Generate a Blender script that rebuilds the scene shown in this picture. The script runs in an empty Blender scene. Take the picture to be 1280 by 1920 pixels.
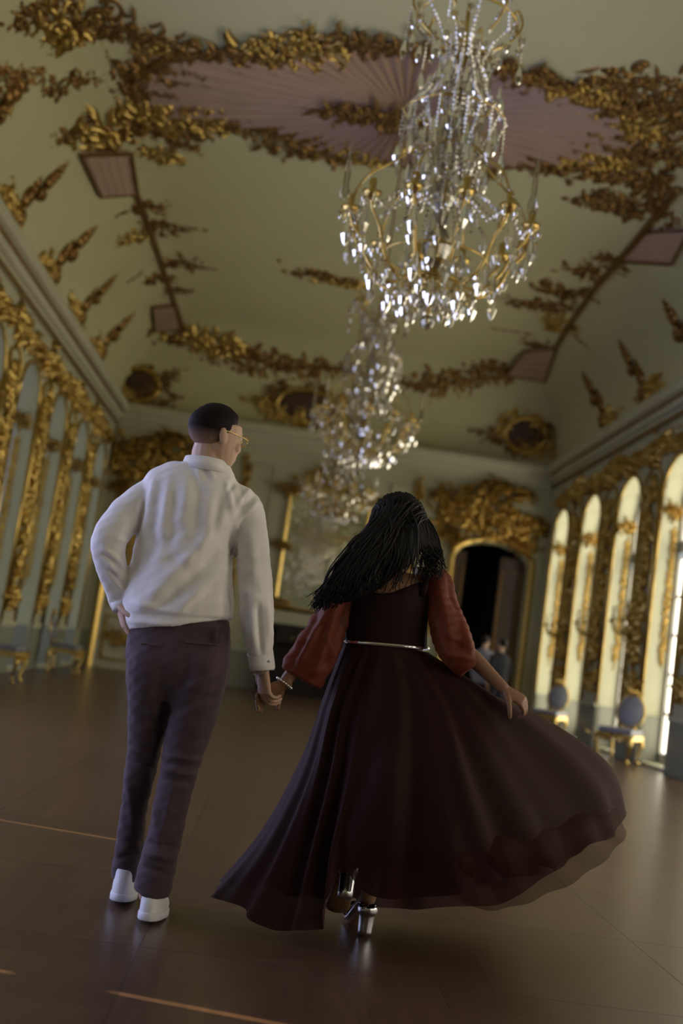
import bpy, math, random
import numpy as np
from mathutils import Vector, Matrix

# ------------------------------------------------------------------ camera
FPX = 2100.0
PSI, PHI, ROLL = math.radians(2.233), math.radians(7.085), math.radians(8.0)
CAM = Vector((0, 0, 1.0))
Fv = Vector((math.sin(PSI)*math.cos(PHI), math.cos(PSI)*math.cos(PHI), math.sin(PHI)))
R0 = Vector((math.cos(PSI), -math.sin(PSI), 0))
U0 = R0.cross(Fv)
Rv = R0*math.cos(ROLL) + U0*math.sin(ROLL)
Uv = U0*math.cos(ROLL) - R0*math.sin(ROLL)
scene = bpy.context.scene
COL = scene.collection
cd = bpy.data.cameras.new('camera')
cd.sensor_fit = 'VERTICAL'; cd.sensor_height = 36; cd.sensor_width = 24
cd.lens = FPX/1920*36
cd.clip_start = 0.05; cd.clip_end = 200
cd.dof.use_dof = True; cd.dof.focus_distance = 3.95; cd.dof.aperture_fstop = 1.7
co = bpy.data.objects.new('camera', cd); COL.objects.link(co)
m = Matrix((Rv, Uv, -Fv)).transposed().to_4x4(); m.translation = CAM
co.matrix_world = m
scene.camera = co
# ------------------------------------------------------------------ world, sun, exposure
w = bpy.data.worlds.new('world'); scene.world = w; w.use_nodes = True
w.node_tree.nodes['Background'].inputs[0].default_value = (.55, .66, .85, 1)
w.node_tree.nodes['Background'].inputs[1].default_value = 0.6
sl = bpy.data.lights.new('sun', 'SUN'); sl.energy = 7.0; sl.color = (1, .84, .48); sl.angle = math.radians(.35)
so = bpy.data.objects.new('sun', sl); COL.objects.link(so)
TANEL = 0.8
so.rotation_euler = Vector((1, -.19, -TANEL*math.hypot(1, .19))).to_track_quat('-Z', 'Y').to_euler()
so.location = (-20, 5, 20)
vs = scene.view_settings
vs.view_transform = 'Standard'; vs.look = 'None'; vs.gamma = 1; vs.use_curve_mapping = False
vs.exposure = 2.1
WIN_R = (1.0, .91, .72); WIN_R_E = 1.15       # daylight in the right-hand windows
WIN_L = (.74, .80, .95); WIN_L_E = 0.10      # drawn blinds in the far left-hand windows
WIN_N = (.54, .60, 1.0); WIN_N_E = 1.5      # unseen nearer left-hand blinds, glow raised to light the man

# ------------------------------------------------------------------ pixel <-> place
def ray(px, py):
    return (Rv*((px-640)/FPX) + Uv*((960-py)/FPX) + Fv)
def P(px, py, Y):
    d = ray(px, py); return CAM + d*((Y-CAM.y)/d.y)
def FL(px, py, z=0.0):
    d = ray(px, py); return CAM + d*((z-CAM.z)/d.z)
def project(p):
    v = p-CAM; z = v.dot(Fv); return 640+FPX*v.dot(Rv)/z, 960-FPX*v.dot(Uv)/z
# ------------------------------------------------------------------ room size
XL, XR, YF, YB, ZC, CR, CH = -4.1, 5.4, 23.7, -8.5, 5.57, 1.5, 1.8
XM = (XL+XR)/2
def ceil_z(x, y):
    d = max(0, min(x-XL, XR-x, YF-y, y-YB, CR))
    return ZC + CH*math.sqrt(max(0, 1-(1-d/CR)**2))
def ceil_n(x, y):
    e = .03
    gx = (ceil_z(x+e, y)-ceil_z(x-e, y))/(2*e); gy = (ceil_z(x, y+e)-ceil_z(x, y-e))/(2*e)
    return Vector((gx, gy, -1)).normalized()
def CE(px, py):
    d = ray(px, py); t = 3.0
    while t < 40:
        q = CAM+d*t
        if q.x < XL+.02 or q.x > XR-.02 or q.y > YF-.02 or (q.z > ZC and q.z >= ceil_z(q.x, q.y)):
            break
        t += .02
    return q

# ------------------------------------------------------------------ materials
def principled(name):
    m = bpy.data.materials.new(name); m.use_nodes = True
    return m, m.node_tree, m.node_tree.nodes['Principled BSDF']
def mat(name, col, rough=.6, metal=0.0, var=.15, scale=8.0, bump=0.0, bscale=40.0, spec=.5, sheen=0, coat=0, detail=3):
    m, nt, b = principled(name)
    tc = nt.nodes.new('ShaderNodeTexCoord')
    n = nt.nodes.new('ShaderNodeTexNoise'); n.inputs['Scale'].default_value = scale; n.inputs['Detail'].default_value = detail
    nt.links.new(tc.outputs['Object'], n.inputs['Vector'])
    mx = nt.nodes.new('ShaderNodeMixRGB')
    mx.inputs[1].default_value = tuple(c*(1-var) for c in col)+(1,)
    mx.inputs[2].default_value = tuple(min(1, c*(1+var)) for c in col)+(1,)
    nt.links.new(n.outputs['Fac'], mx.inputs[0]); nt.links.new(mx.outputs[0], b.inputs['Base Color'])
    b.inputs['Roughness'].default_value = rough; b.inputs['Metallic'].default_value = metal
    b.inputs['Specular IOR Level'].default_value = spec
    if sheen: b.inputs['Sheen Weight'].default_value = sheen
    if coat: b.inputs['Coat Weight'].default_value = coat
    if bump:
        n2 = nt.nodes.new('ShaderNodeTexNoise'); n2.inputs['Scale'].default_value = bscale
        nt.links.new(tc.outputs['Object'], n2.inputs['Vector'])
        bp = nt.nodes.new('ShaderNodeBump'); bp.inputs['Strength'].default_value = bump; bp.inputs['Distance'].default_value = .01
        nt.links.new(n2.outputs['Fac'], bp.inputs['Height']); nt.links.new(bp.outputs[0], b.inputs['Normal'])
    return m
def emit(name, col, e):
    m = bpy.data.materials.new(name); m.use_nodes = True; nt = m.node_tree; nt.nodes.clear()
    o = nt.nodes.new('ShaderNodeOutputMaterial'); s = nt.nodes.new('ShaderNodeEmission')
    tc = nt.nodes.new('ShaderNodeTexCoord'); n = nt.nodes.new('ShaderNodeTexNoise'); n.inputs['Scale'].default_value = 1.5
    nt.links.new(tc.outputs['Object'], n.inputs['Vector'])
    mx = nt.nodes.new('ShaderNodeMixRGB'); mx.inputs[1].default_value = tuple(c*.9 for c in col)+(1,); mx.inputs[2].default_value = col+(1,)
    nt.links.new(n.outputs['Fac'], mx.inputs[0]); nt.links.new(mx.outputs[0], s.inputs[0]); s.inputs[1].default_value = e
    nt.links.new(s.outputs[0], o.inputs[0]); return m
def crystal(name):
    m = bpy.data.materials.new(name); m.use_nodes = True; nt = m.node_tree; nt.nodes.clear()
    o = nt.nodes.new('ShaderNodeOutputMaterial'); mix = nt.nodes.new('ShaderNodeMixShader')
    t = nt.nodes.new('ShaderNodeBsdfTransparent'); t.inputs[0].default_value = (.86, .84, .78, 1)
    g = nt.nodes.new('ShaderNodeBsdfGlossy'); g.inputs['Roughness'].default_value = .12; g.inputs[0].default_value = (.95, .92, .84, 1)
    f = nt.nodes.new('ShaderNodeFresnel'); f.inputs[0].default_value = 1.9
    a = nt.nodes.new('ShaderNodeMath'); a.operation = 'ADD'; a.inputs[1].default_value = .09
    tc = nt.nodes.new('ShaderNodeTexCoord'); n = nt.nodes.new('ShaderNodeTexNoise'); n.inputs['Scale'].default_value = 30
    bp = nt.nodes.new('ShaderNodeBump'); bp.inputs['Strength'].default_value = .4
    nt.links.new(tc.outputs['Object'], n.inputs['Vector']); nt.links.new(n.outputs['Fac'], bp.inputs['Height']); nt.links.new(bp.outputs[0], g.inputs['Normal'])
    nt.links.new(f.outputs[0], a.inputs[0]); nt.links.new(a.outputs[0], mix.inputs[0])
    nt.links.new(t.outputs[0], mix.inputs[1]); nt.links.new(g.outputs[0], mix.inputs[2]); nt.links.new(mix.outputs[0], o.inputs[0])
    return m
def clear(name):
    m = bpy.data.materials.new(name); m.use_nodes = True; nt = m.node_tree; nt.nodes.clear()
    o = nt.nodes.new('ShaderNodeOutputMaterial'); mix = nt.nodes.new('ShaderNodeMixShader'); mix.inputs[0].default_value = .12
    t = nt.nodes.new('ShaderNodeBsdfTransparent'); g = nt.nodes.new('ShaderNodeBsdfGlossy'); g.inputs['Roughness'].default_value = .05
    nt.links.new(t.outputs[0], mix.inputs[1]); nt.links.new(g.outputs[0], mix.inputs[2]); nt.links.new(mix.outputs[0], o.inputs[0]); return m
def fade_hair(name, dark, skin, z0, z1):
    """barber's fade: cropped hair thins out towards the neck"""
    m, nt, b = principled(name)
    tc = nt.nodes.new('ShaderNodeTexCoord'); sp = nt.nodes.new('ShaderNodeSeparateXYZ'); nt.links.new(tc.outputs['Object'], sp.inputs[0])
    n = nt.nodes.new('ShaderNodeTexNoise'); n.inputs['Scale'].default_value = 140; nt.links.new(tc.outputs['Object'], n.inputs['Vector'])
    ad = nt.nodes.new('ShaderNodeMath'); ad.operation = 'MULTIPLY_ADD'; ad.inputs[1].default_value = .012; nt.links.new(n.outputs['Fac'], ad.inputs[0]); nt.links.new(sp.outputs['Z'], ad.inputs[2])
    mr = nt.nodes.new('ShaderNodeMapRange'); mr.inputs[1].default_value = z0; mr.inputs[2].default_value = z1; nt.links.new(ad.outputs[0], mr.inputs[0])
    mx = nt.nodes.new('ShaderNodeMixRGB'); mx.inputs[1].default_value = skin+(1,); mx.inputs[2].default_value = dark+(1,)
    nt.links.new(mr.outputs[0], mx.inputs[0]); nt.links.new(mx.outputs[0], b.inputs['Base Color']); b.inputs['Roughness'].default_value = .65; b.inputs['Specular IOR Level'].default_value = .12
    bp = nt.nodes.new('ShaderNodeBump'); bp.inputs['Strength'].default_value = .4; bp.inputs['Distance'].default_value = .004; nt.links.new(n.outputs['Fac'], bp.inputs['Height']); nt.links.new(bp.outputs[0], b.inputs['Normal'])
    return m
def sheer(name, col, alpha, rough=.6, tl=.35, weave=True):
    """fine chiffon: dark cloth that lets part of the light through"""
    m, nt, b = principled(name)
    b.inputs['Base Color'].default_value = col+(1,); b.inputs['Roughness'].default_value = rough
    b.inputs['Sheen Weight'].default_value = .10; b.inputs['Sheen Tint'].default_value = (.6, .25, .2, 1)
    b.inputs['Specular IOR Level'].default_value = .2
    out = nt.nodes['Material Output']
    tr = nt.nodes.new('ShaderNodeBsdfTranslucent'); tr.inputs[0].default_value = tuple(min(1, c*1.6) for c in col)+(1,)
    mx = nt.nodes.new('ShaderNodeMixShader'); mx.inputs[0].default_value = tl
    nt.links.new(b.outputs[0], mx.inputs[1]); nt.links.new(tr.outputs[0], mx.inputs[2])
    tp = nt.nodes.new('ShaderNodeBsdfTransparent')
    m2 = nt.nodes.new('ShaderNodeMixShader')
    tc = nt.nodes.new('ShaderNodeTexCoord'); n = nt.nodes.new('ShaderNodeTexNoise'); n.inputs['Scale'].default_value = 6
    nt.links.new(tc.outputs['Object'], n.inputs['Vector'])
    mr = nt.nodes.new('ShaderNodeMapRange'); mr.inputs[3].default_value = max(0, alpha-.05); mr.inputs[4].default_value = min(1, alpha+.05)
    nt.links.new(n.outputs['Fac'], mr.inputs[0]); nt.links.new(mr.outputs[0], m2.inputs[0])
    nt.links.new(tp.outputs[0], m2.inputs[1]); nt.links.new(mx.outputs[0], m2.inputs[2]); nt.links.new(m2.outputs[0], out.inputs[0])
    return m
def parquet_mat():
    m, nt, b = principled('oak_parquet')
    tc = nt.nodes.new('ShaderNodeTexCoord'); oi = nt.nodes.new('ShaderNodeObjectInfo')
    mp = nt.nodes.new('ShaderNodeMapping'); mp.inputs['Scale'].default_value = (1, 6, 1)
    nt.links.new(tc.outputs['Object'], mp.inputs[0])
    n = nt.nodes.new('ShaderNodeTexNoise'); n.inputs['Scale'].default_value = 5; n.inputs['Detail'].default_value = 2; n.noise_dimensions = '4D'
    nt.links.new(mp.outputs[0], n.inputs['Vector'])
    mu = nt.nodes.new('ShaderNodeMath'); mu.operation = 'MULTIPLY'; mu.inputs[1].default_value = 40
    nt.links.new(oi.outputs['Random'], mu.inputs[0]); nt.links.new(mu.outputs[0], n.inputs['W'])
    br = nt.nodes.new('ShaderNodeTexBrick'); br.inputs['Scale'].default_value = 1; br.offset = 0
    br.inputs['Brick Width'].default_value = .99; br.inputs['Row Height'].default_value = .2; br.inputs['Mortar Size'].default_value = .002
    br.inputs['Color1'].default_value = (.094, .050, .029, 1); br.inputs['Color2'].default_value = (.080, .043, .026, 1); br.inputs['Mortar'].default_value = (.055, .033, .02, 1)
    ad = nt.nodes.new('ShaderNodeVectorMath'); ad.inputs[1].default_value = (.495, .5, 0)
    nt.links.new(tc.outputs['Object'], ad.inputs[0]); nt.links.new(ad.outputs[0], br.inputs['Vector'])
    mx = nt.nodes.new('ShaderNodeMixRGB'); mx.blend_type = 'MULTIPLY'; mx.inputs[0].default_value = .7
    cr = nt.nodes.new('ShaderNodeValToRGB'); cr.color_ramp.elements[0].color = (.72, .72, .72, 1); cr.color_ramp.elements[1].color = (1.15, 1.15, 1.15, 1)
    cr.color_ramp.elements[0].position = .3; cr.color_ramp.elements[1].position = .7
    nt.links.new(n.outputs['Fac'], cr.inputs[0]); nt.links.new(br.outputs['Color'], mx.inputs[1]); nt.links.new(cr.outputs[0], mx.inputs[2])
    mr = nt.nodes.new('ShaderNodeMapRange'); mr.inputs[3].default_value = .93; mr.inputs[4].default_value = 1.07
    nt.links.new(oi.outputs['Random'], mr.inputs[0])
    mx2 = nt.nodes.new('ShaderNodeMixRGB'); mx2.blend_type = 'MULTIPLY'; mx2.inputs[0].default_value = 1
    nt.links.new(mx.outputs[0], mx2.inputs[1]); nt.links.new(mr.outputs[0], mx2.inputs[2]); nt.links.new(mx2.outputs[0], b.inputs['Base Color'])
    r2 = nt.nodes.new('ShaderNodeMapRange'); r2.inputs[3].default_value = .30; r2.inputs[4].default_value = .35
    nt.links.new(n.outputs['Fac'], r2.inputs[0]); nt.links.new(r2.outputs[0], b.inputs['Roughness'])
    b.inputs['Specular IOR Level'].default_value = .6
    return m

M = dict(
    sage=mat('sage_plaster', (.555, .54, .31), .75, var=.06, scale=.8, bump=.05, bscale=60),
    wall=mat('sage_panel_paint', (.48, .48, .33), .5, var=.08, scale=1.5),
    dado=mat('grey_green_dado', (.24, .25, .20), .55, var=.1, scale=3),
    cream=mat('pale_moulding', (.50, .49, .34), .6, var=.08, scale=4),
    pink=mat('mauve_plaster', (.44, .30, .22), .7, var=.1, scale=3, bump=.15, bscale=25),
    gold=mat('gilding', (.60, .42, .13), .28, 1.0, var=.35, scale=9, bump=.35, bscale=45),
    shadegold=mat('shaded_gilding', (.27, .155, .05), .36, .9, var=.4, scale=6, bump=.3, bscale=40),  # darker copy of the gilding, brown floor reflection put into its colour
    brown=mat('brown_painting', (.07, .035, .02), .5, var=.5, scale=5),
    floor=parquet_mat(),
    subfloor=mat('dark_subfloor', (.012, .008, .005), .8),
    glass=emit('daylit_pane', WIN_R, WIN_R_E),
    blind=emit('daylit_blind', WIN_L, WIN_L_E),
    brightblind=emit('brightened_blind', WIN_N, WIN_N_E),
    frame=mat('white_window_frame', (.42, .41, .36), .5, var=.05),
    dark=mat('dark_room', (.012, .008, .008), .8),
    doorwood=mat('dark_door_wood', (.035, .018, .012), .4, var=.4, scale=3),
    mirror=mat('old_mirror', (.75, .75, .64), .07, 1.0, var=.12, scale=5, bump=1.0, bscale=4),
    marble=mat('dark_marble', (.02, .014, .014), .25, var=.5, scale=6),
    crystal=crystal('crystal'),
    grey=mat('grey_silk', (.20, .21, .25), .5, var=.1, scale=12),
    candle=mat('ivory_wax', (.7, .62, .45), .5, var=.05),
    skin=mat('fair_skin', (.52, .33, .235), .5, var=.08, scale=15, spec=.35),
    skin2=mat('brown_skin', (.25, .125, .07), .5, var=.08, scale=15, spec=.4),
    shirt=mat('white_cotton', (.84, .80, .81), .75, var=.02, scale=30, sheen=.2, spec=.2),
    trouser=mat('aubergine_cotton', (.078, .050, .062), .85, var=.12, scale=40, sheen=.1, spec=.2),
    sneaker=mat('white_leather', (.72, .71, .76), .45, var=.03),
    sole=mat('white_rubber', (.62, .61, .66), .6, var=.03),
    
    hairw=mat('black_hair', (.005, .003, .0035), .5, var=.4, scale=50, spec=.25),
    skirt=sheer('maroon_chiffon', (.030, .0085, .0075), .95, .7, .25),
    chiffon=sheer('maroon_sheer_overlay', (.05, .011, .008), .6, .7, .3),
    sleeve=sheer('rust_chiffon', (.21, .052, .030), .9, .5, .35),
    bodice=mat('maroon_satin', (.016, .004, .005), .7, var=.2, scale=20, spec=.2),
    silver=mat('mirror_silver', (.80, .80, .84), .13, 1.0, var=.03),
    tan=mat('tan_sole', (.16, .085, .035), .45, var=.1),
    goldwire=mat('gold_wire', (.85, .62, .22), .25, 1.0, var=.05),
    lens=clear('spectacle_lens'),
    eye=mat('eye_white', (.6, .58, .55), .3, var=.02),
    hairm=fade_hair('dark_brown_faded_hair', (.012, .007, .007), (.40, .25, .18), -.058, .022),
    navy=mat('navy_cloth', (.012, .013, .022), .85),
    blueshirt=mat('pale_blue_cloth', (.30, .30, .36), .8),
)

# ------------------------------------------------------------------ mesh helpers
class MB:
    def __init__(s): s.v = []; s.f = []
    def add(s, vs, fs):
        o = len(s.v); s.v += [tuple(p) for p in vs]; s.f += [tuple(i+o for i in f) for f in fs]; return s
    def box(s, a, b):
        x0, y0, z0 = a; x1, y1, z1 = b
        return s.add([(x0,y0,z0),(x1,y0,z0),(x1,y1,z0),(x0,y1,z0),(x0,y0,z1),(x1,y0,z1),(x1,y1,z1),(x0,y1,z1)],
                     [(3,2,1,0),(4,5,6,7),(0,1,5,4),(1,2,6,5),(2,3,7,6),(3,0,4,7)])
    def prism(s, pts, vec):
        n = len(pts); v = [Vector(p) for p in pts]; vec = Vector(vec)
        return s.add(v+[p+vec for p in v], [tuple(range(n-1, -1, -1)), tuple(range(n, 2*n))] + [(i, (i+1) % n, n+(i+1) % n, n+i) for i in range(n)])
    def lathe(s, prof, n=12, o=(0,0,0), capped=True):
        vs = []; fs = []
        for r, z in prof:
            for k in range(n):
                a = 2*math.pi*k/n; vs.append((o[0]+r*math.cos(a), o[1]+r*math.sin(a), o[2]+z))
        for i in range(len(prof)-1):
            for k in range(n):
                fs.append((i*n+k, i*n+(k+1) % n, (i+1)*n+(k+1) % n, (i+1)*n+k))
        if capped:
            fs.append(tuple(range(n-1, -1, -1))); fs.append(tuple(range((len(prof)-1)*n, len(prof)*n)))
        return s.add(vs, fs)
    def ell(s, c, r, n=12, mtx=None):
        vs = []; fs = []; h = n//2+1; c = Vector(c)
        for i in range(h+1):
            t = math.pi*i/h
            for k in range(n):
                a = 2*math.pi*k/n
                q = Vector((r[0]*math.sin(t)*math.cos(a), r[1]*math.sin(t)*math.sin(a), r[2]*math.cos(t)))
                if mtx: q = mtx @ q
                vs.append(c+q)
        for i in range(h):
            for k in range(n): fs.append((i*n+k, (i+1)*n+k, (i+1)*n+(k+1) % n, i*n+(k+1) % n))
        return s.add(vs, fs)
    def loft(s, rings, n=16, sub=3, side=None, caps=True, pw=2.0):
        """rings: (centre, half width, half depth); smooth tube through them; side = direction of the width"""
        C = [Vector(r[0]) for r in rings]; A = [r[1] for r in rings]; B = [r[2] if len(r) > 2 else r[1] for r in rings]
        def cr(L, i, t):
            a, b, c, d = L[max(i-1, 0)], L[i], L[min(i+1, len(L)-1)], L[min(i+2, len(L)-1)]
            return .5*((2*b)+(c-a)*t+(2*a-5*b+4*c-d)*t*t+(3*b-a-3*c+d)*t**3)
        pc, pa, pb = [], [], []
        for i in range(len(C)-1):
            for k in range(sub):
                t = k/sub; pc.append(cr(C, i, t)); pa.append(max(1e-4, cr(A, i, t))); pb.append(max(1e-4, cr(B, i, t)))
        pc.append(C[-1]); pa.append(A[-1]); pb.append(B[-1])
        vs = []; fs = []; N = len(pc); prev = None
        for i in range(N):
            T = (pc[min(i+1, N-1)]-pc[max(i-1, 0)]).normalized()
            if side is not None: sd = Vector(side)
            elif prev is not None: sd = prev
            else: sd = Vector((1, 0, 0)) if abs(T.x) < .8 else Vector((0, 1, 0))
            sd = (sd-T*sd.dot(T)).normalized(); prev = sd; up = T.cross(sd)
            for k in range(n):
                a = 2*math.pi*k/n; ca, sa = math.cos(a), math.sin(a)
                if pw != 2: ca = math.copysign(abs(ca)**(2/pw), ca); sa = math.copysign(abs(sa)**(2/pw), sa)
                vs.append(pc[i]+sd*(pa[i]*ca)+up*(pb[i]*sa))
        for i in range(N-1):
            for k in range(n): fs.append((i*n+k, i*n+(k+1) % n, (i+1)*n+(k+1) % n, (i+1)*n+k))
        if caps: fs.append(tuple(range(n-1, -1, -1))); fs.append(tuple(range((N-1)*n, N*n)))
        return s.add(vs, fs)
    def tube(s, pts, r, n=6, sub=3):
        rr = r if isinstance(r, (list, tuple)) else [r]*len(pts)
        return s.loft([(p, q, q) for p, q in zip(pts, rr)], n, sub)
    def mesh(s, name, m, smooth=False):
        me = bpy.data.meshes.new(name); me.from_pydata(s.v, [], s.f); me.update()
        if m: me.materials.append(m)
        if smooth: me.polygons.foreach_set('use_smooth', [True]*len(me.polygons))
        return me
    def build(s, name, m, parent=None, smooth=False, **kw):
        return obj(name, s.mesh(name, m, smooth), parent, **kw)
def obj(name, me, parent=None, label=None, cat=None, kind=None, group=None, mtx=None):
    o = bpy.data.objects.new(name, me); COL.objects.link(o)
    if parent: o.parent = parent
    if mtx is not None: o.matrix_local = mtx
    if label: o['label'] = label
    if cat: o['category'] = cat
    if kind: o['kind'] = kind
    if group: o['group'] = group
    return o
def empty(name, loc=(0,0,0), rz=0, **kw):
    o = obj(name, None, **kw); o.location = loc; o.rotation_euler = (0, 0, rz); o.empty_display_size = .1; return o
def copy_tree(o, parent=None):
    c = o.copy(); COL.objects.link(c); c.parent = parent
    for ch in list(o.children): copy_tree(ch, c)
    return c
def remesh(mb, voxel, smooth=4, m=None, name='mesh', dec=None):
    me = mb.mesh('tmp', None); o = bpy.data.objects.new('tmp', me); COL.objects.link(o)
    r = o.modifiers.new('r', 'REMESH'); r.mode = 'VOXEL'; r.voxel_size = voxel
    if smooth: s = o.modifiers.new('s', 'SMOOTH'); s.factor = .5; s.iterations = smooth
    if dec: d = o.modifiers.new('d', 'DECIMATE'); d.ratio = dec
    dg = bpy.context.evaluated_depsgraph_get()
    res = bpy.data.meshes.new_from_object(o.evaluated_get(dg)); res.name = name
    bpy.data.objects.remove(o); bpy.data.meshes.remove(me)
    res.materials.clear()
    if m: res.materials.append(m)
    res.polygons.foreach_set('use_smooth', [True]*len(res.polygons))
    return res
def displace(me, fn):
    """move every vertex along its normal by fn(co[n,3], no[n,3]) metres"""
    n = len(me.vertices); co_ = np.empty(n*3); no = np.empty(n*3)
    me.vertices.foreach_get('co', co_); me.vertices.foreach_get('normal', no)
    co_ = co_.reshape(-1, 3); no = no.reshape(-1, 3)
    me.vertices.foreach_set('co', (co_+no*fn(co_, no)[:, None]).ravel()); me.update()
def npproject(c):
    v = c-np.array(CAM); z = v@np.array(Fv); return 640+FPX*(v@np.array(Rv))/z, 960-FPX*(v@np.array(Uv))/z
def fold_fn(segs, noise=.002):
    """cloth folds on the back of a garment: ridge lines (x0,y0,x1,y1,width,height_mm)"""
    def fn(c, n):
        px, py = npproject(c); d = np.zeros(len(c))
        face = np.clip(-n[:, 1]*1.6+.1, 0, 1)
        for x0, y0, x1, y1, wd, h in segs:
            dx, dy = x1-x0, y1-y0; L = dx*dx+dy*dy
            t = np.clip(((px-x0)*dx+(py-y0)*dy)/L, 0, 1)
            q = (px-x0-t*dx)**2+(py-y0-t*dy)**2
            d += h*.0015*np.exp(-q/(wd*wd))*np.clip(np.sin(np.pi*(t*.8+.1))*1.3, 0, 1)*face
        d += noise*(np.sin(c[:, 0]*47+c[:, 2]*31)*np.sin(c[:, 2]*39-c[:, 1]*53+1.3)+.6*np.sin(c[:, 0]*91-c[:, 2]*77+.7)*np.sin(c[:, 1]*63+c[:, 2]*85))
        return d
    return fn
def frame_mtx(o, x, n):
    """matrix with local z = n, local x as close to x as possible"""
    n = Vector(n).normalized(); x = Vector(x); x = (x-n*x.dot(n)).normalized(); y = n.cross(x)
    m = Matrix((x, y, n)).transposed().to_4x4(); m.translation = Vector(o); return m

# ================================================================== THE ROOM
def struct(name, mb_or_me, m, label, cat, smooth=False):
    me = mb_or_me.mesh(name, m, smooth) if isinstance(mb_or_me, MB) else mb_or_me
    return obj(name, me, None, label, cat, 'structure')
WT = .42                                            # wall thickness
OPW, PER = 1.2, 2.25
WR = [23.1-PER*k for k in range(14)]                # far jamb of each right-hand window
PERL = 2.12
WL = [23.11-PERL*k for k in range(14)]               # far jamb of each left-hand window
ZS, ZT = 3.95, 4.5                                  # springing and crown of the arched windows
# floor
floor = struct('floor', MB().box((XL-.6, YB-.3, -.2), (XR+.6, YF+2.5, -.006)), M['subfloor'], 'dark polished oak parquet floor of the long gallery', 'floor')
pm = MB()
h, g = .5, .5
pm.add([(-h,-h,-.006),(h,-h,-.006),(h,h,-.006),(-h,h,-.006),(-h,-h,-.0006),(h,-h,-.0006),(h,h,-.001),(-h,h,-.001),(-h+.001,-h+.001,0),(h-.001,-h+.001,0),(h-.001,h-.001,0),(-h+.001,h-.001,0)],
       [(0,1,5,4),(1,2,6,5),(2,3,7,6),(3,0,4,7),(4,5,9,8),(5,6,10,9),(6,7,11,10),(7,4,8,11),(8,9,10,11)])
pme = pm.mesh('parquet_panel', M['floor'])
far = MB()
for j in range(-9, 25):
    for i in range(10):
        x, y = XL+.48+i*.95, j*1.0+.2
        if j >= 1 and not (j > 22 and i in (0, 9)) and j < 24 :
            o = obj('parquet_panel', pme, floor)
            o.location = (x, y, 0); o.rotation_euler = (0, 0, math.pi/2*((i+j) % 2)); o.scale = (.9494, .9994, 1) if (i+j) % 2 == 0 else (.9994, .9494, 1)
        else:
            far.box((x-.474, y-.499, -.006), (x+.474, y+.499, 0))
far.build('parquet_behind', M['floor'], floor, kind='stuff')

# ceiling: coved vault
def axis(a, b):
    e = [CR*(1-math.cos(math.pi/2*k/9)) for k in range(10)]
    n = int((b-a-2*CR)/.8); return [a+q for q in e]+[a+CR+(b-a-2*CR)*k/n for k in range(1, n)]+[b-q for q in reversed(e)]
xs, ys = axis(XL, XR), axis(YB, YF)
cb = MB(); nx = len(xs)
for y in ys:
    for x in xs: cb.v.append((x, y, ceil_z(x, y)))
for j in range(len(ys)-1):
    for i in range(nx-1): cb.f.append((j*nx+i, (j+1)*nx+i, (j+1)*nx+i+1, j*nx+i+1))
cb.box((XL-.6, YB-.5, 7.6), (XR+.6, YF+.5, 7.75))
ceiling = struct('ceiling', cb, M['sage'], 'sage green coved ceiling with gilded rocaille and mauve panels', 'ceiling', False)
for p in ceiling.data.polygons: p.use_smooth = len(p.vertices) == 4 and p.index < (len(ys)-1)*(nx-1)

# long walls with arched openings
def long_wall(name, X, s, jambs, label):
    mb = MB(); x0, x1 = (X, X+s*WT)
    a, b = min(x0, x1), max(x0, x1)
    edges = sorted([(j-OPW, j) for j in jambs])
    prev = YB-.3
    for y0, y1 in edges:
        mb.box((a, prev, 0), (b, y0, ZC+.35)); prev = y1
        n = 10; top = []; pts = []
        for k in range(n+1):
            t = k/n; y = y0+(y1-y0)*t; z = ZS+(ZT-ZS)*math.sqrt(max(0, 1-(2*t-1)**2)); pts.append((y, z))
        for k in range(n):
            (ya, za), (yb, zb) = pts[k], pts[k+1]
            mb.add([(a,ya,za),(a,yb,zb),(a,yb,ZC+.35),(a,ya,ZC+.35),(b,ya,za),(b,yb,zb),(b,yb,ZC+.35),(b,ya,ZC+.35)],
                   [(0,1,2,3),(7,6,5,4),(0,4,5,1),(3,2,6,7)])
        mb.box((a, y0, -.02), (b, y1, .06))
    mb.box((a, prev, 0), (b, YF+.3, ZC+.35))
    return struct(name, mb, M['wall'], label, 'wall')
wall_right = long_wall('wall_right', XR, 1, WR, 'right gallery wall of tall daylit windows between dark gilded piers')
wall_left = long_wall('wall_left', XL, -1, WL, 'left gallery wall with gilded piers and grey blinds')
wall_back = struct('wall_back', MB().box((XL-.3, YB-.3, 0), (XR+.3, YB, ZC+.4)), M['wall'], 'plain end wall behind the camera', 'wall')
# far wall with two arched doorways
DH = 3.62
DOORS = [(-3.75, -2.15), (3.45, 5.05)]
fb = MB()
xs_ = [XL-.3, DOORS[0][0], DOORS[0][1], DOORS[1][0], DOORS[1][1], XR+.3]
for k in (0, 2, 4): fb.box((xs_[k], YF, 0), (xs_[k+1], YF+.4, ZC+.4))
for x0, x1 in DOORS:
    n = 10; pts = [(x0+(x1-x0)*k/n, DH-.25+.38*math.sqrt(max(0, 1-(2*k/n-1)**2))) for k in range(n+1)]
    for k in range(n):
        (xa, za), (xb, zb) = pts[k], pts[k+1]
        fb.add([(xa,YF,za),(xb,YF,zb),(xb,YF,ZC+.4),(xa,YF,ZC+.4),(xa,YF+.4,za),(xb,YF+.4,zb),(xb,YF+.4,ZC+.4),(xa,YF+.4,ZC+.4)],
               [(3,2,1,0),(4,5,6,7),(0,1,5,4),(3,7,6,2)])
wall_far = struct('wall_far', fb, M['wall'], 'sage end wall with overmantel mirror and two gilded doorways', 'wall')

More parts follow.
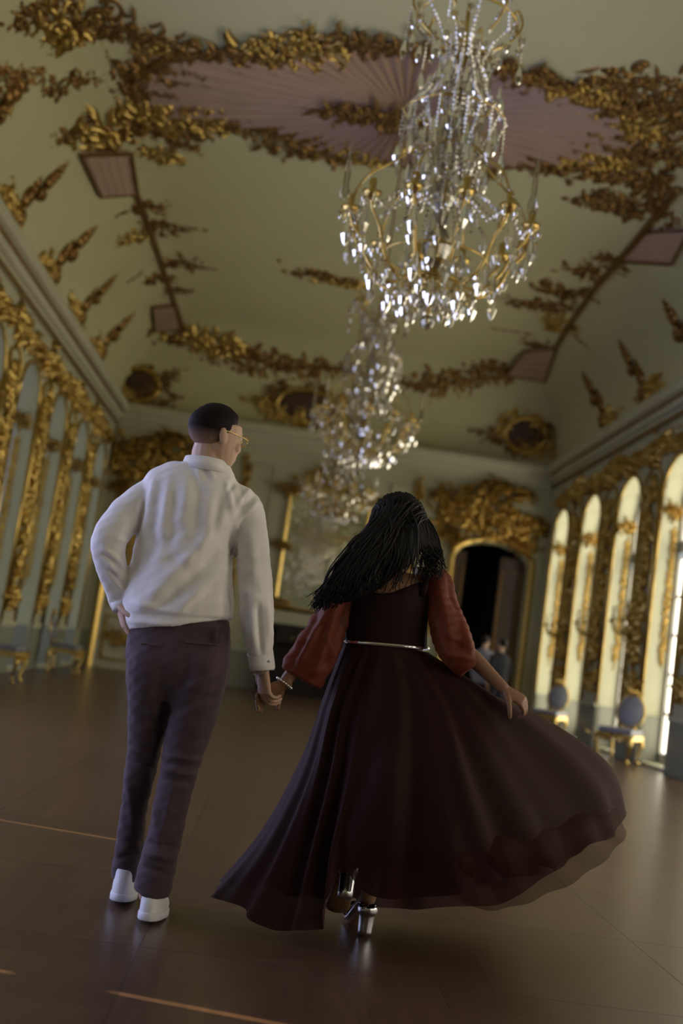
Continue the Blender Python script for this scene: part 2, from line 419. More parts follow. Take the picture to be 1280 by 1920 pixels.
# cornices
def cornice(name, prof, path, axis_, label):
    mb = MB(); n = len(prof); a, b = path
    vs = [];
    for t in (a, b):
        for d, z in prof: vs.append(axis_(d, t, z))
    mb.add(vs, [(i, (i+1) % n, n+(i+1) % n, n+i) for i in range(n)]+[tuple(range(n)), tuple(range(2*n-1, n-1, -1))])
    return struct(name, mb, M['cream'], label, 'cornice')
prof = [(-.02, 5.10), (.05, 5.10), (.06, 5.22), (.12, 5.25), (.14, 5.36), (.24, 5.40), (.27, 5.50), (.24, 5.57), (.10, 5.60), (-.02, 5.66)]
trim_1 = cornice('trim_1', prof, (YB, YF), lambda d, t, z: (XL+d, t, z), 'pale cornice running along the left wall')
trim_2 = cornice('trim_2', prof, (YB, YF), lambda d, t, z: (XR-d, t, z), 'dim cornice running along the right wall')
trim_3 = cornice('trim_3', prof, (XL, XR), lambda d, t, z: (t, YF-d, z), 'pale cornice across the far end wall')
for t_, f_ in ((trim_1, lambda d, t, z: (XL+d, t, z)), (trim_2, lambda d, t, z: (XR-d, t, z))):
    mb = MB(); mb.tube([f_(.15, YB+.1, 5.37), f_(.15, YF-.3, 5.37)], .03, 6, 1); mb.tube([f_(.06, YB+.1, 5.13), f_(.06, YF-.1, 5.13)], .035, 6, 1)
    mb.build('gilt_bead', M['shadegold'], t_)

# ------------------------------------------------------------------ gilded rocaille ornaments (flat on local xy, relief along z)
rnd = random.Random(7)
def leaf(mb, p, ang, L, W, curl, hgt):
    n = 5; x, y = p; vs = []; a = ang
    for i in range(n+1):
        t = i/n; wd = W*math.sin(math.pi*(.12+.86*t))**.8*(1-.35*t); h = hgt*(1-.4*t)*(.5+math.sin(math.pi*min(1, t*1.1+.1)))
        nxn, nyn = -math.sin(a), math.cos(a)
        vs += [(x+nxn*wd, y+nyn*wd, -.01), (x+nxn*wd*.55, y+nyn*wd*.55, h), (x-nxn*wd*.55, y-nyn*wd*.55, h*.55), (x-nxn*wd, y-nyn*wd, -.01)]
        x += math.cos(a)*L/n; y += math.sin(a)*L/n; a += curl/n
    fs = []
    for i in range(n):
        for k in range(3): fs.append((i*4+k, i*4+k+1, i*4+k+5, i*4+k+4))
    fs.append(((n)*4, n*4+1, n*4+2, n*4+3))
    mb.add(vs, fs)
def scroll(mb, c, r, a0, turns, th, sgn=1):
    n = int(14*turns)+4; pts = []; rr = []
    for i in range(n+1):
        t = i/n; q = r*(1-.78*t); a = a0+sgn*turns*2*math.pi*t
        pts.append((c[0]+q*math.cos(a), c[1]+q*math.sin(a), th*.6)); rr.append(th*(.35+.75*math.sin(math.pi*(.15+.8*t))))
    mb.tube(pts, rr, 5, 1); mb.ell((pts[-1][0], pts[-1][1], th*.8), (th*1.5,)*3, 6)
    return pts[0]
def cluster(seed, w, h, nscroll, nleaf, th=.03):
    r = random.Random(seed); mb = MB()
    for i in range(nscroll):
        t = (i+.5)/nscroll-.5; c = (w*t+r.uniform(-.05, .05)*w, r.uniform(-.28, .28)*h)
        q = scroll(mb, c, r.uniform(.16, .3)*h, r.uniform(0, 6.3), r.uniform(.8, 1.4), th*r.uniform(.7, 1.2), r.choice((-1, 1)))
    for i in range(nleaf):
        x = r.gauss(0, .27)*w; y = r.gauss(0, .16)*h; base = math.atan2(y, x*.6)+r.uniform(-.8, .8)
        leaf(mb, (x, y), base, r.uniform(.2, .5)*h, r.uniform(.05, .11)*h, r.uniform(-1.6, 1.6), th*r.uniform(.8, 2.2))
    for i in range(nscroll*2):
        q = th*r.uniform(.6, 1.3); mb.ell((r.gauss(0, .3)*w, r.gauss(0, .25)*h, q*.7), (q,)*3, 6)
    return mb
def spray(seed, L, n=9, th=.035):
    r = random.Random(seed); mb = MB(); pts = []; rr = []; a = r.uniform(-.1, .1); x = y = 0
    for i in range(n):
        pts.append((x, y, th)); rr.append(th*(1.1-.8*i/n)); x += math.cos(a)*L/n; y += math.sin(a)*L/n; a += .17
        for s in (-1, 1):
            leaf(mb, (x, y), a+s*r.uniform(.5, .9), L*.26*(1-.55*i/n), L*.055, -s*r.uniform(.4, 1.2), th*1.5)
    mb.tube(pts, rr, 5, 1); scroll(mb, (.05*L, -.1*L), .12*L, 1.5, 1.1, th)
    return mb
def pendant(seed, H, w, th=.025):
    """tall drop of trophies for a pier: local y is up"""
    r = random.Random(seed); mb = MB(); y = -H/2
    while y < H/2:
        s = r.choice((-1, 1)); rad = w*r.uniform(.22, .42)
        scroll(mb, (s*rad*.6, y), rad, r.uniform(0, 6), 1.1, th, s); scroll(mb, (-s*rad*.8, y+rad*.8), rad*.7, r.uniform(0, 6), 1., th, -s)
        for i in range(5): leaf(mb, (r.uniform(-.2, .2)*w, y+r.uniform(-.1, .2)), r.uniform(0, 6.3), w*r.uniform(.35, .7), w*.09, r.uniform(-1.3, 1.3), th*1.6)
        mb.ell((0, y+rad, th), (th*1.6,)*3, 6); y += rad*1.5
    mb.tube([(0, -H/2, th), (w*.08, -H*.2, th), (-w*.08, H*.2, th), (0, H/2, th)], th*.7, 5, 3)
    return mb
CL = [cluster(s, 1.0, .5, 5, 26).mesh('gilt_scrollwork', M['shadegold'], True) for s in (1, 2, 3, 4)]
CLB = [cluster(s, 1.0, .6, 6, 34, .035).mesh('gilt_scrollwork', M['gold'], True) for s in (11, 12, 13)]
CLG = [cluster(s, 1.0, .16, 5, 16, .018).mesh('gilt_garland', M['shadegold'], True) for s in (21, 22, 23)]
SP = [spray(s, 1.0).mesh('gilt_acanthus_spray', M['shadegold'], True) for s in (31, 32)]
PD = [pendant(s, 2.6, .42).mesh('gilt_trophy', M['gold'], True) for s in (41, 42, 43)]
PDS = [pendant(s, 2.2, .2, .018).mesh('gilt_trophy', M['gold'], True) for s in (51, 52)]

def on_ceiling(px, py, wpx, kind, rot=0.0, sy=1.0, lift=.01, hit=None):
    q = CE(px, py) if hit is None else Vector(hit); n = ceil_n(q.x, q.y)
    sc = wpx*(q-CAM).length/FPX
    m = frame_mtx(q+n*lift, (math.cos(rot), math.sin(rot), 0), n) @ Matrix.Diagonal((sc, sc*sy, min(1.4, sc*.9), 1))
    return obj(kind.name.split('.')[0], kind, ceiling, mtx=m)
def ceil_path(pix, r, name='gilt_moulding', m='shadegold', n=6, per=5, closed=False):
    pts = []; L = list(pix)+([pix[0]] if closed else [])
    for (a, b), (c, d) in zip(L[:-1], L[1:]):
        for k in range(per):
            t = k/per; q = CE(a+(c-a)*t, b+(d-b)*t); pts.append(q+ceil_n(q.x, q.y)*r*.5)
    q = CE(*L[-1]); pts.append(q+ceil_n(q.x, q.y)*r*.5)
    return MB().tube(pts, r, n, 1).build(name, M[m], ceiling, True)
# mauve sunburst cartouche above the middle chandelier
top = [(250, 150), (300, 112), (380, 98), (450, 96), (510, 108), (560, 88), (640, 78), (720, 82), (790, 88), (860, 92), (930, 112), (990, 145), (1060, 168), (1130, 185), (1185, 205)]
bot = [(1205, 262), (1150, 298), (1080, 302), (1000, 304), (920, 312), (840, 318), (760, 308), (690, 294), (620, 287), (570, 268), (520, 242), (450, 230), (380, 224), (310, 218), (255, 190)]
out = [CE(*p) for p in top+bot]; ctr = CE(762, 212)
zc = min(min(p.z for p in out), 7.36)
pb_ = MB(); nO = len(out)
pb_.add([(p.x, p.y, p.z-.03) for p in out]+[(p.x, p.y, p.z+.02) for p in out]+[(ctr.x, ctr.y, ctr.z-.03)],
        [(i, 2*nO, (i+1) % nO) for i in range(nO)]+[(i, (i+1) % nO, nO+(i+1) % nO, nO+i) for i in range(nO)])
cart = pb_.build('sunburst_panel', M['pink'], ceiling)
for k in range(56):
    a = 2*math.pi*k/56+.03; d = Vector((math.cos(a), math.sin(a), 0))
    # reach of the panel in this direction
    best = 0
    for i in range(nO):
        p, q = out[i]-ctr, out[(i+1) % nO]-ctr
        den = d.x*(q.y-p.y)-d.y*(q.x-p.x)
        if abs(den) < 1e-6: continue
        t = (p.x*(q.y-p.y)-p.y*(q.x-p.x))/den; u = (p.x*d.y-p.y*d.x)/den
        if t > 0 and 0 <= u <= 1: best = max(best, t)
    if best < .3: continue
    nrm = Vector((-d.y, d.x, 0)); z = ctr.z-.03; a0, a1 = ctr+d*.22, ctr+d*(best*.94)
    w0, w1 = .008, .016+.012*best
    v = [a0-nrm*w0, a0+nrm*w0, a1+nrm*w1, a1-nrm*w1]
    MB().add([(q.x, q.y, z) for q in v]+[((v[0]+v[1]).x/2, (v[0]+v[1]).y/2, z-.03), ((v[2]+v[3]).x/2, (v[2]+v[3]).y/2, z-.07)],
             [(0, 3, 5, 4), (4, 5, 2, 1), (2, 5, 3), (0, 4, 1)]).build('sun_ray', M['pink'], cart)
# fine dotted relief between the rays
rd = random.Random(5); dots = MB()
for k in range(700):
    a = rd.uniform(0, 6.283); t = rd.uniform(.3, 1)
    q = ctr+Vector((math.cos(a)*2.7*t, math.sin(a)*1.05*t, 0))
    px_, py_ = project(q)
    dots.ell((q.x, q.y, ctr.z-.032), (.022, .022, .014), 5)
dots.build('stucco_dots', M['pink'], cart, kind='stuff')
ceil_path(top+bot, .045, per=3, closed=True)
for i in range(0, nO):
    p = (top+bot)[i]; q = (top+bot)[(i+1) % nO]
    on_ceiling((p[0]+q[0])/2, (p[1]+q[1])/2+rd.uniform(-4, 4), rd.uniform(90, 140), rd.choice(CLG+CL+CLB), rd.uniform(-.3, .3), 1.5, .04)
for a in [(690, 205, 120, 0), (735, 215, 90, .3), (655, 195, 80, -.2), (770, 212, 70, 0)]: on_ceiling(a[0], a[1], a[2], rd.choice(CL), a[3], 1.6, .10)
# clusters listed from the photograph: x, y, width
for i, (x, y, wd) in enumerate([(130, 45, 190), (225, 55, 150), (60, 28, 130), (95, 20, 140), (180, 20, 170), (290, 70, 110), (330, 95, 100), (120, 78, 80),
        (300, 150, 120), (280, 175, 110), (310, 130, 100), (270, 125, 70), (190, 240, 190), (260, 235, 150), (310, 240, 140), (360, 215, 110), (140, 238, 100), (210, 262, 150),
        (300, 290, 90), (345, 275, 60), (460, 235, 110), (520, 245, 80), (280, 386, 120), (300, 428, 130), (255, 440, 100), (330, 490, 110), (300, 520, 110), (330, 545, 70),
        (300, 608, 90), (345, 635, 100), (400, 640, 120), (440, 660, 100), (490, 680, 100), (550, 682, 110), (610, 690, 90), (600, 516, 100), (650, 530, 80),
        (800, 722, 80), (850, 712, 110), (910, 700, 110), (960, 690, 90), (1010, 645, 90), (1050, 605, 110), (1005, 575, 80), (1075, 545, 120), (1040, 570, 90), (1110, 510, 120), (1140, 490, 100),
        (1200, 180, 150), (1235, 150, 140), (1250, 210, 150), (1190, 250, 150), (1230, 285, 160), (1170, 325, 170), (1230, 345, 160), (1130, 375, 100), (1200, 385, 150), (1250, 400, 120), (1110, 300, 100), (1060, 165, 80), (1140, 165, 80),
        (1170, 285, 120), (1215, 230, 120), (40, 155, 110), (120, 150, 110), (165, 148, 70), (10, 200, 60), (0, 150, 90)]):
    k = CL if i % 6 or x > 1080 else CLB
    on_ceiling(x, y, wd, k[i % len(k)], rd.uniform(-.35, .35), rd.uniform(1.2, 1.7))
for x, y, wd, rot in [(205, 110, 60, 1.5), (220, 185, 60, 1.4), (255, 95, 60, 1.2)]: on_ceiling(x, y, wd, CLG[0], rot)
# frame lines
ceil_path([(243, 285), (255, 360), (285, 440), (315, 530), (345, 618)], .05)
ceil_path([(345, 628), (420, 655), (520, 684), (640, 690), (720, 708), (790, 727), (880, 712), (955, 702)], .045)
ceil_path([(1040, 655), (1080, 590), (1120, 535), (1165, 482), (1215, 420), (1275, 350)], .05)
# thin wings to the left and right of the long frame line
for x, y, wd in [(235, 395, 110), (240, 450, 100), (350, 425, 80), (370, 500, 80), (250, 520, 80), (960, 560, 70), (1110, 560, 90), (1160, 510, 70), (960, 620, 70), (1090, 640, 70)]:
    on_ceiling(x, y, wd, CLG[int(x) % 3], 0, .9)
# mauve panels at the corners of the frames
for q in ([(150, 285), (243, 282), (256, 358), (186, 364)], [(284, 572), (325, 568), (338, 612), (288, 618)], [(950, 700), (985, 655), (1045, 648), (1022, 712)], [(1165, 485), (1215, 430), (1295, 425), (1262, 490)]):
    pts = [CE(*p) for p in q]; n = ceil_n(sum(p.x for p in pts)/4, sum(p.y for p in pts)/4)
    mb = MB().prism([p+n*.05 for p in pts], -n*.1); pn = mb.build('mauve_panel', M['pink'], ceiling)
    MB().tube([p+n*.06 for p in pts+[pts[0]]], .025, 5, 1).build('panel_moulding', M['shadegold'], pn)
    for k in range(5):
        t = (k+.5)/5; a = pts[0].lerp(pts[1], t); b = pts[3].lerp(pts[2], t)
        MB().tube([a+n*.055, b+n*.055], .012, 4, 1).build('panel_rib', M['pink'], pn)
# oval paintings in the corners and middle of the far cove
for x, y, rx, rz in [(262, 722, .42, .34), (985, 815, .42, .36), (575, 762, .62, .34)]:
    q = CE(x, y); n = ceil_n(q.x, q.y); mt = frame_mtx(q+n*.03, (1, 0, 0), n)
    mb = MB().ell((0, 0, 0), (rx, rz, .06), 18)
    ov = mb.build('oval_painting', M['brown'], ceiling, True, mtx=mt)
    pts = [(rx*1.03*math.cos(a*math.pi/12), rz*1.03*math.sin(a*math.pi/12), .03) for a in range(25)]
    MB().tube(pts, .055, 6, 1).build('oval_frame', M['gold'], ov, True)
    for k in range(6):
        a = k*math.pi/3+.4
        o = obj('gilt_scrollwork', (CLB+CL)[(k*2+int(x)) % 7], ceiling, mtx=mt @ Matrix.Translation((rx*1.3*math.cos(a), rz*1.4*math.sin(a), .02)) @ Matrix.Rotation(a*1.7, 4, 'Z') @ Matrix.Diagonal((.8, .85, .9, 1)))
# acanthus sprays rising from the cornices into the cove
for k in range(8):
    for X, s, Y0 in ((XL, 1, 20.55-PER*k), (XR, -1, 19.95-PER*k)):
        for j, d in enumerate((.035, .16)):
            x = X+s*d; q = Vector((x, Y0+(.35 if j else 0), ceil_z(x, Y0))); n = ceil_n(q.x, q.y)
            up = Vector((s*.8, .45, .4)); sc = (1.15, .9)[j]*(1 if k % 2 else 1.25)
            obj('gilt_acanthus_spray', SP[(k+j) % 2], ceiling, mtx=frame_mtx(q+n*.03, up, n) @ Matrix.Diagonal((sc, sc*(s if s > 0 else -1), 1.2, 1)))
        x = X+s*.02; q = Vector((x, Y0-.2, ceil_z(x, Y0))); n = ceil_n(q.x, q.y)
        obj('gilt_scrollwork', CLB[k % 3], ceiling, mtx=frame_mtx(q+n*.02, (0, 1, 0), n) @ Matrix.Diagonal((.9, .7, 1, 1)))
# ceiling garlands nearer than the frame, beyond the top edge of the photograph
for k in range(8):
    for sx in (-1, 1):
        x = XM+sx*3.2; y = 9.6-1.15*k; q = Vector((x, y, ceil_z(x, y)))
        obj('gilt_scrollwork', CL[k % 4], ceiling, mtx=frame_mtx(q+ceil_n(x, y)*.01, (sx*.3, 1, 0), ceil_n(x, y)) @ Matrix.Diagonal((1.1, 1, 1, 1)))

# ------------------------------------------------------------------ windows
def window(idx, X, s, y1, left, gap=0.0, lim=None):
    drawn = left or y1 < -5.0                    # unseen last right-hand window: blind added to darken the near end
    y0 = y1-OPW; y1g = y1-gap; xp = X+s*(WT-.08)
    mb = MB()
    def bar(ya, yb, za, zb, d=.05): mb.box((min(xp-s*d, xp+s*.03), ya, za), (max(xp-s*d, xp+s*.03), yb, zb))
    bar(y0, y0+.07, .06, ZS+.05); bar(y1g-.07, y1g, .06, ZS+.05); bar(y0, y1g, .06, .2); bar(y0, y1, 3.15, 3.32)
    bar((y0+y1)/2-.05, (y0+y1)/2+.05, .2, 3.06)
    n = 10; pts = [(y0+OPW*k/n, ZS+(ZT-ZS)*math.sqrt(max(0, 1-(2*k/n-1)**2))) for k in range(n+1)]
    for (ya, za), (yb, zb) in zip(pts[:-1], pts[1:]):
        i0, i1 = (ya-(y0+y1)/2)*.88+(y0+y1)/2, (yb-(y0+y1)/2)*.88+(y0+y1)/2
        mb.add([(xp-s*.05, ya, za), (xp-s*.05, yb, zb), (xp-s*.05, i1, zb-.07), (xp-s*.05, i0, za-.07),
                (xp+s*.03, ya, za), (xp+s*.03, yb, zb), (xp+s*.03, i1, zb-.07), (xp+s*.03, i0, za-.07)], [(0,1,2,3),(7,6,5,4),(3,2,6,7),(0,4,5,1)])
    side = 'left' if left else 'right'
    wn = struct('window_%d' % idx, mb, M['frame'], ('tall arched window with drawn grey-blue blind in the left wall, number %d from the far end' if left else ('tall arched window with bright daylit panes in the right wall, number %d from the far end' if y1 > -5 else 'tall arched window with dimming blind added in the right wall, number %d from the far end')) % ((idx-len(WR)) if left else idx), 'window')
    if drawn:
        b = MB(); b.add([(xp-s*.07, y0, .06), (xp-s*.07, y1g, .06), (xp-s*.07, y1g, 3.2), (xp-s*.07, y0, 3.2)], [(0,1,2,3)])
        b.add([(xp-s*.07, y0, .06), (xp-s*.07, y1g, .06), (xp-s*.07, y1g, 3.2), (xp-s*.07, y0, 3.2)], [])
        pl = [p for p in pts if True]
        yy = min(y1g, y1) if not (gap and lim) else y1
        b.add([(xp-s*.07, y0, 3.2), (xp-s*.07, yy, 3.2), (xp-s*.07, yy, ZS)]+[(xp-s*.07, min(p[0], yy), p[1]+.0) for p in reversed(pts[1:-1])]+[(xp-s*.07, y0, ZS)], [tuple(range(3+len(pts)-2+1))])
        b.build('blind', M['brightblind' if 3.5 < y1 < 11 else 'blind'], wn)  # out-of-view blinds beside the man carry the added bluish glow
    else:
        ym = (y0+y1)/2; zz = [.2+(3.06-.2)*k/5 for k in range(6)]
        for r in range(5):
            for (ya, yb) in ((y0+.07, ym-.05), (ym+.05, y1-.07)):
                MB().box((xp-.006, ya+.012, zz[r]+.015), (xp+.006, yb-.012, zz[r+1]-.015)).build('pane', M['glass'], wn)
        MB().box((min(xp-s*.03, xp+s*.02), y0+.07, 0.2), (max(xp-s*.03, xp+s*.02), y0+.071, 3.0)) if False else None
        gb = MB()
        for z in zz[1:-1]: gb.box((xp-.03, y0+.07, z-.02), (xp+.03, y1-.07, z+.02))
        gb.build('glazing_bar', M['frame'], wn)
        ap = [(xp, (p[0]-ym)*.86+ym, p[1]-.07) for p in pts]
        MB().prism([(xp-.006, y0+.09, 3.28), (xp-.006, y1-.09, 3.28)]+[(xp-.006, b_, c_) for a_, b_, c_ in reversed(ap)], (.012, 0, 0)).build('fanlight_pane', M['glass'], wn)
    return wn
i = 0
for y in WR: i += 1; window(i, XR, 1, y, False)
for y in WL:
    i += 1
    window(i, XL, -1, y, True, .036 if abs(y-6.15) < .02 or abs(y-4.03) < .02 else 0, abs(y-6.15) < .02)

# ------------------------------------------------------------------ pier panels, jamb ornaments, dado
def moulding_rect(X, s, y0, y1, z0, z1, r=.03):
    return MB().tube([(X, y0, z0), (X, y1, z0), (X, y1, z1), (X, (y0+y1)/2, z1+.18), (X, y0, z1), (X, y0, z0)], r, 5, 1)
def dress_wall(wall, X, s, jambs, PER, vis):
    for k, yj in enumerate(jambs):
        if k > vis: break
        p0, p1 = yj-PER, yj-OPW               # pier just nearer than this window
        xf = X-s*.012
        MB().box((min(X-s*.03, X), p0+.02, 0.0), (max(X-s*.03, X), p1-.02, .72)).build('dado_panel', M['dado'], wall)
        MB().box((min(X-s*.05, X), p0+.01, .70), (max(X-s*.05, X), p1-.01, .78)).build('dado_rail', M['cream'], wall)
        moulding_rect(X-s*.02, s, p0+.14, p1-.14, .95, 4.35).build('panel_moulding', M['gold'], wall, True)
        n = Vector((-s, 0, 0)); ym = (p0+p1)/2
        obj('gilt_trophy', PD[k % 3], wall, mtx=frame_mtx((X-s*.02, ym, 2.9), (0, 1*s, 0), n) @ Matrix.Diagonal((1.1, 1, 1.6, 1)))
        obj('gilt_scrollwork', CLB[k % 3], wall, mtx=frame_mtx((X-s*.02, ym, 4.75), (0, 1, 0), n) @ Matrix.Diagonal((1.0, .9, 1.4, 1)))
        obj('gilt_scrollwork', CLB[(k+1) % 3], wall, mtx=frame_mtx((X-s*.02, ym, 1.15), (0, 1, 0), n) @ Matrix.Diagonal((.6, .6, 1.2, 1)))
        obj('gilt_scrollwork', CLB[(k+2) % 3], wall, mtx=frame_mtx((X-s*.02, yj-OPW/2, 4.72), (0, 1, 0), n) @ Matrix.Diagonal((1.1, .6, 1.4, 1)))
        # far jamb of the window, facing the camera
        jm = Vector((0, -1, 0)); xj = X+s*.17
        obj('gilt_trophy', PDS[k % 2], wall, mtx=frame_mtx((X+s*.2, yj-.01, 2.5), (1, 0, 0), jm) @ Matrix.Diagonal((.5, .9, .8, 1)))
        obj('gilt_scrollwork', CLB[k % 3], wall, mtx=frame_mtx((X+s*.18, yj-.01, 3.75), (1, 0, 0), jm) @ Matrix.Diagonal((.3, .5, 1, 1)))
        MB().box((min(X+s*.02, X+s*.31), yj-.015, .06), (max(X+s*.02, X+s*.31), yj, .72)).build('jamb_dado', M['dado'], wall)
        MB().tube([(X-s*.015, yj+.03, .72), (X-s*.015, yj+.03, ZS)], .03, 5, 1).build('window_moulding', M['gold'], wall, True)
        MB().tube([(X-s*.015, yj-OPW-.03, .72), (X-s*.015, yj-OPW-.03, ZS)], .03, 5, 1).build('window_moulding', M['gold'], wall, True)
        pts = [(X-s*.015, yj-OPW/2+(OPW/2+.03)*math.cos(a*math.pi/10), ZS+(ZT-ZS+.03)*math.sin(a*math.pi/10)) for a in range(11)]
        MB().tube(pts, .03, 5, 1).build('window_moulding', M['gold'], wall, True)
dress_wall(wall_right, XR, 1, WR, PER, 6)
dress_wall(wall_left, XL, -1, WL, PERL, 7)

# ------------------------------------------------------------------ far wall: doors, mirror, mantel, overdoors
def far_orn(me, x, z, sx, sy, sz=1.4, rot=0, d=.02):
    return obj(me.name.split('.')[0], me, wall_far, mtx=frame_mtx((x, YF-d, z), (math.cos(rot), 0, math.sin(rot)), (0, -1, 0)) @ Matrix.Diagonal((sx, sy, sz, 1)))
for di, (x0, x1) in enumerate(DOORS):
    xc = (x0+x1)/2
    mb = MB(); n = 10
    path = [(x0-.07, YF-.05, .0), (x0-.07, YF-.05, DH-.25)]+[(xc+(x1-x0+.14)/2*-math.cos(math.pi*k/n), YF-.05, DH-.25+.45*math.sin(math.pi*k/n)) for k in range(1, n)]+[(x1+.07, YF-.05, DH-.25), (x1+.07, YF-.05, 0)]
    mb.loft([(p, .10, .07) for p in path], 6, 1, side=(0, 1, 0))
    d = struct('door_%d' % (di+1), mb, M['gold'], 'gilded arched doorway in far wall, %s' % ('dark and open, right of the mirror' if di else 'with cream door, behind the man'), 'door')
    # the room beyond / the door leaves
    if di:
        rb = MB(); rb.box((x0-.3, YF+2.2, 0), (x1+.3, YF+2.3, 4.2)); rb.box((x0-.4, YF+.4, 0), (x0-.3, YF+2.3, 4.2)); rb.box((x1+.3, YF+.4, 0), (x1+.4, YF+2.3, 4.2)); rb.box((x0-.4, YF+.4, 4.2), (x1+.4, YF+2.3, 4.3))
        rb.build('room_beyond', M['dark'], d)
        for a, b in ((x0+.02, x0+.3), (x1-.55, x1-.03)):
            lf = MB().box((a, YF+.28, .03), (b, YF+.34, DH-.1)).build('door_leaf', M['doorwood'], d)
            for z0, z1 in ((.2, 1.1), (1.3, 3.2)): MB().tube([(a+.05, YF+.27, z0), (b-.05, YF+.27, z0), (b-.05, YF+.27, z1), (a+.05, YF+.27, z1), (a+.05, YF+.27, z0)], .02, 5, 1).build('leaf_moulding', M['shadegold'], lf)
    else:
        for a, b in ((x0+.01, xc-.01), (xc+.01, x1-.01)):
            lf = MB().box((a, YF+.12, .0), (b, YF+.2, DH+.1)).build('door_leaf', M['cream'], d)
            for z0, z1 in ((.2, 1.1), (1.3, 3.1)): MB().tube([(a+.1, YF+.11, z0), (b-.1, YF+.11, z0), (b-.1, YF+.11, z1), (a+.1, YF+.11, z1), (a+.1, YF+.11, z0)], .035, 5, 1).build('leaf_moulding', M['gold'], lf)
            obj('leaf_ornament', CLB[0], lf, mtx=frame_mtx(((a+b)/2, YF+.11, .65), (1, 0, 0), (0, -1, 0)) @ Matrix.Diagonal((.5, .7, 1, 1)))
            obj('leaf_ornament', PDS[0], lf, mtx=frame_mtx(((a+b)/2, YF+.11, 2.2), (1, 0, 0), (0, -1, 0)) @ Matrix.Diagonal((1.4, .8, 1, 1)))
    # overdoor trophy
    for k, (dx, z, sx, sy) in enumerate([(0, 4.05, 1.7, 1.0), (-.55, 4.25, 1.0, 1.0), (.6, 4.25, 1.0, 1.0), (0, 4.5, 1.2, 1.0), (-.3, 4.75, .8, .8), (.45, 4.85, .8, .8), (-.95, 4.55, .7, .9), (.95, 4.2, .6, .8), (0, 5.0, .5, .6), (-.75, 3.75, .5, .8), (.8, 3.8, .5, .8)]):
        far_orn(CLB[k % 3], xc+dx-(.15 if di else 0), z, sx, sy, 2.2)
    # gold bosses added for extra glints over the doors
    for k in range(10):
        a = rd.uniform(-1, 1); q = MB().ell((xc+a*1.1, YF-.09, 4.0+rd.uniform(0, 1.0)), (.07, .06, .07), 8); q.build('gilt_boss', M['gold'], wall_far, True)
for x in (-1.75, -1.2, 2.5, 3.05): far_orn(PD[int(x*3) % 3], x, 3.2, .5, 1.15)
for x0, x1 in ((-1.95, -.6), (1.95, 3.25)):
    MB().tube([(x0, YF-.02, .95), (x1, YF-.02, .95), (x1, YF-.02, 4.7), (x0, YF-.02, 4.7), (x0, YF-.02, .95)], .03, 5, 1).build('panel_moulding', M['cream'], wall_far)
for x0, x1 in ((XL, DOORS[0][0]-.2), (DOORS[0][1]+.2, -.3), (1.6, DOORS[1][0]-.2)):
    MB().box((x0, YF-.03, 0), (x1, YF, .75)).build('dado_panel', M['dado'], wall_far)
# overmantel mirror
mr = empty('overmantel_mirror', (XM, YF, 1.75), label='tall gold framed mirror over the fireplace on the far wall', cat='mirror')
x0, x1, z0, z1 = -.85, .85, .0, 2.62
MB().prism([(x0, -.03, z0), (x1, -.03, z0), (x1, -.03, z1-.2), (x1*.6, -.03, z1), (x0*.6, -.03, z1), (x0, -.03, z1-.2)], (0, .03, 0)).build('glass', M['mirror'], mr)
MB().loft([(p, .07, .05) for p in [(x0, -.05, z0), (x0, -.05, z1-.2), (x0*.6, -.05, z1), (0, -.05, z1+.06), (x1*.6, -.05, z1), (x1, -.05, z1-.2), (x1, -.05, z0), (0, -.05, z0), (x0, -.05, z0)]], 6, 1, side=(0, 1, 0)).build('frame', M['gold'], mr)
for k, (dx, z, sc) in enumerate([(0, z1+.2, 1.0), (-.8, z1-.1, .6), (.8, z1-.1, .6), (-.86, 1.3, .45), (.86, 1.3, .45), (-.8, .1, .5), (.8, .1, .5)]):
    obj('frame_ornament', CLB[k % 3], mr, mtx=frame_mtx((dx, -.08, z), (1, 0, 0), (0, -1, 0)) @ Matrix.Diagonal((sc, sc*.9, 1.5, 1)))
fp = empty('fireplace', (XM, YF, 0), label='dark marble fireplace below the gold mirror', cat='fireplace')
fbm = MB()
fbm.box((-1.0, -.38, 0), (-.72, -.01, 1.32)); fbm.box((.72, -.38, 0), (1.0, -.01, 1.32)); fbm.box((-1.0, -.38, 1.05), (1.0, -.01, 1.32))
fbm.build('surround', M['marble'], fp)
MB().prism([(-1.1, -.46, 1.32), (1.1, -.46, 1.32), (1.1, -.01, 1.32), (-1.1, -.01, 1.32)], (0, 0, .1)).build('mantel_shelf', M['marble'], fp)
MB().box((-.72, -.1, 0), (.72, -.02, 1.05)).build('firebox', M['dark'], fp)
obj('gilt_mount', CLB[0], fp, mtx=frame_mtx((0, -.385, 1.17), (1, 0, 0), (0, -1, 0)) @ Matrix.Diagonal((.5, .35, .6, 1)))

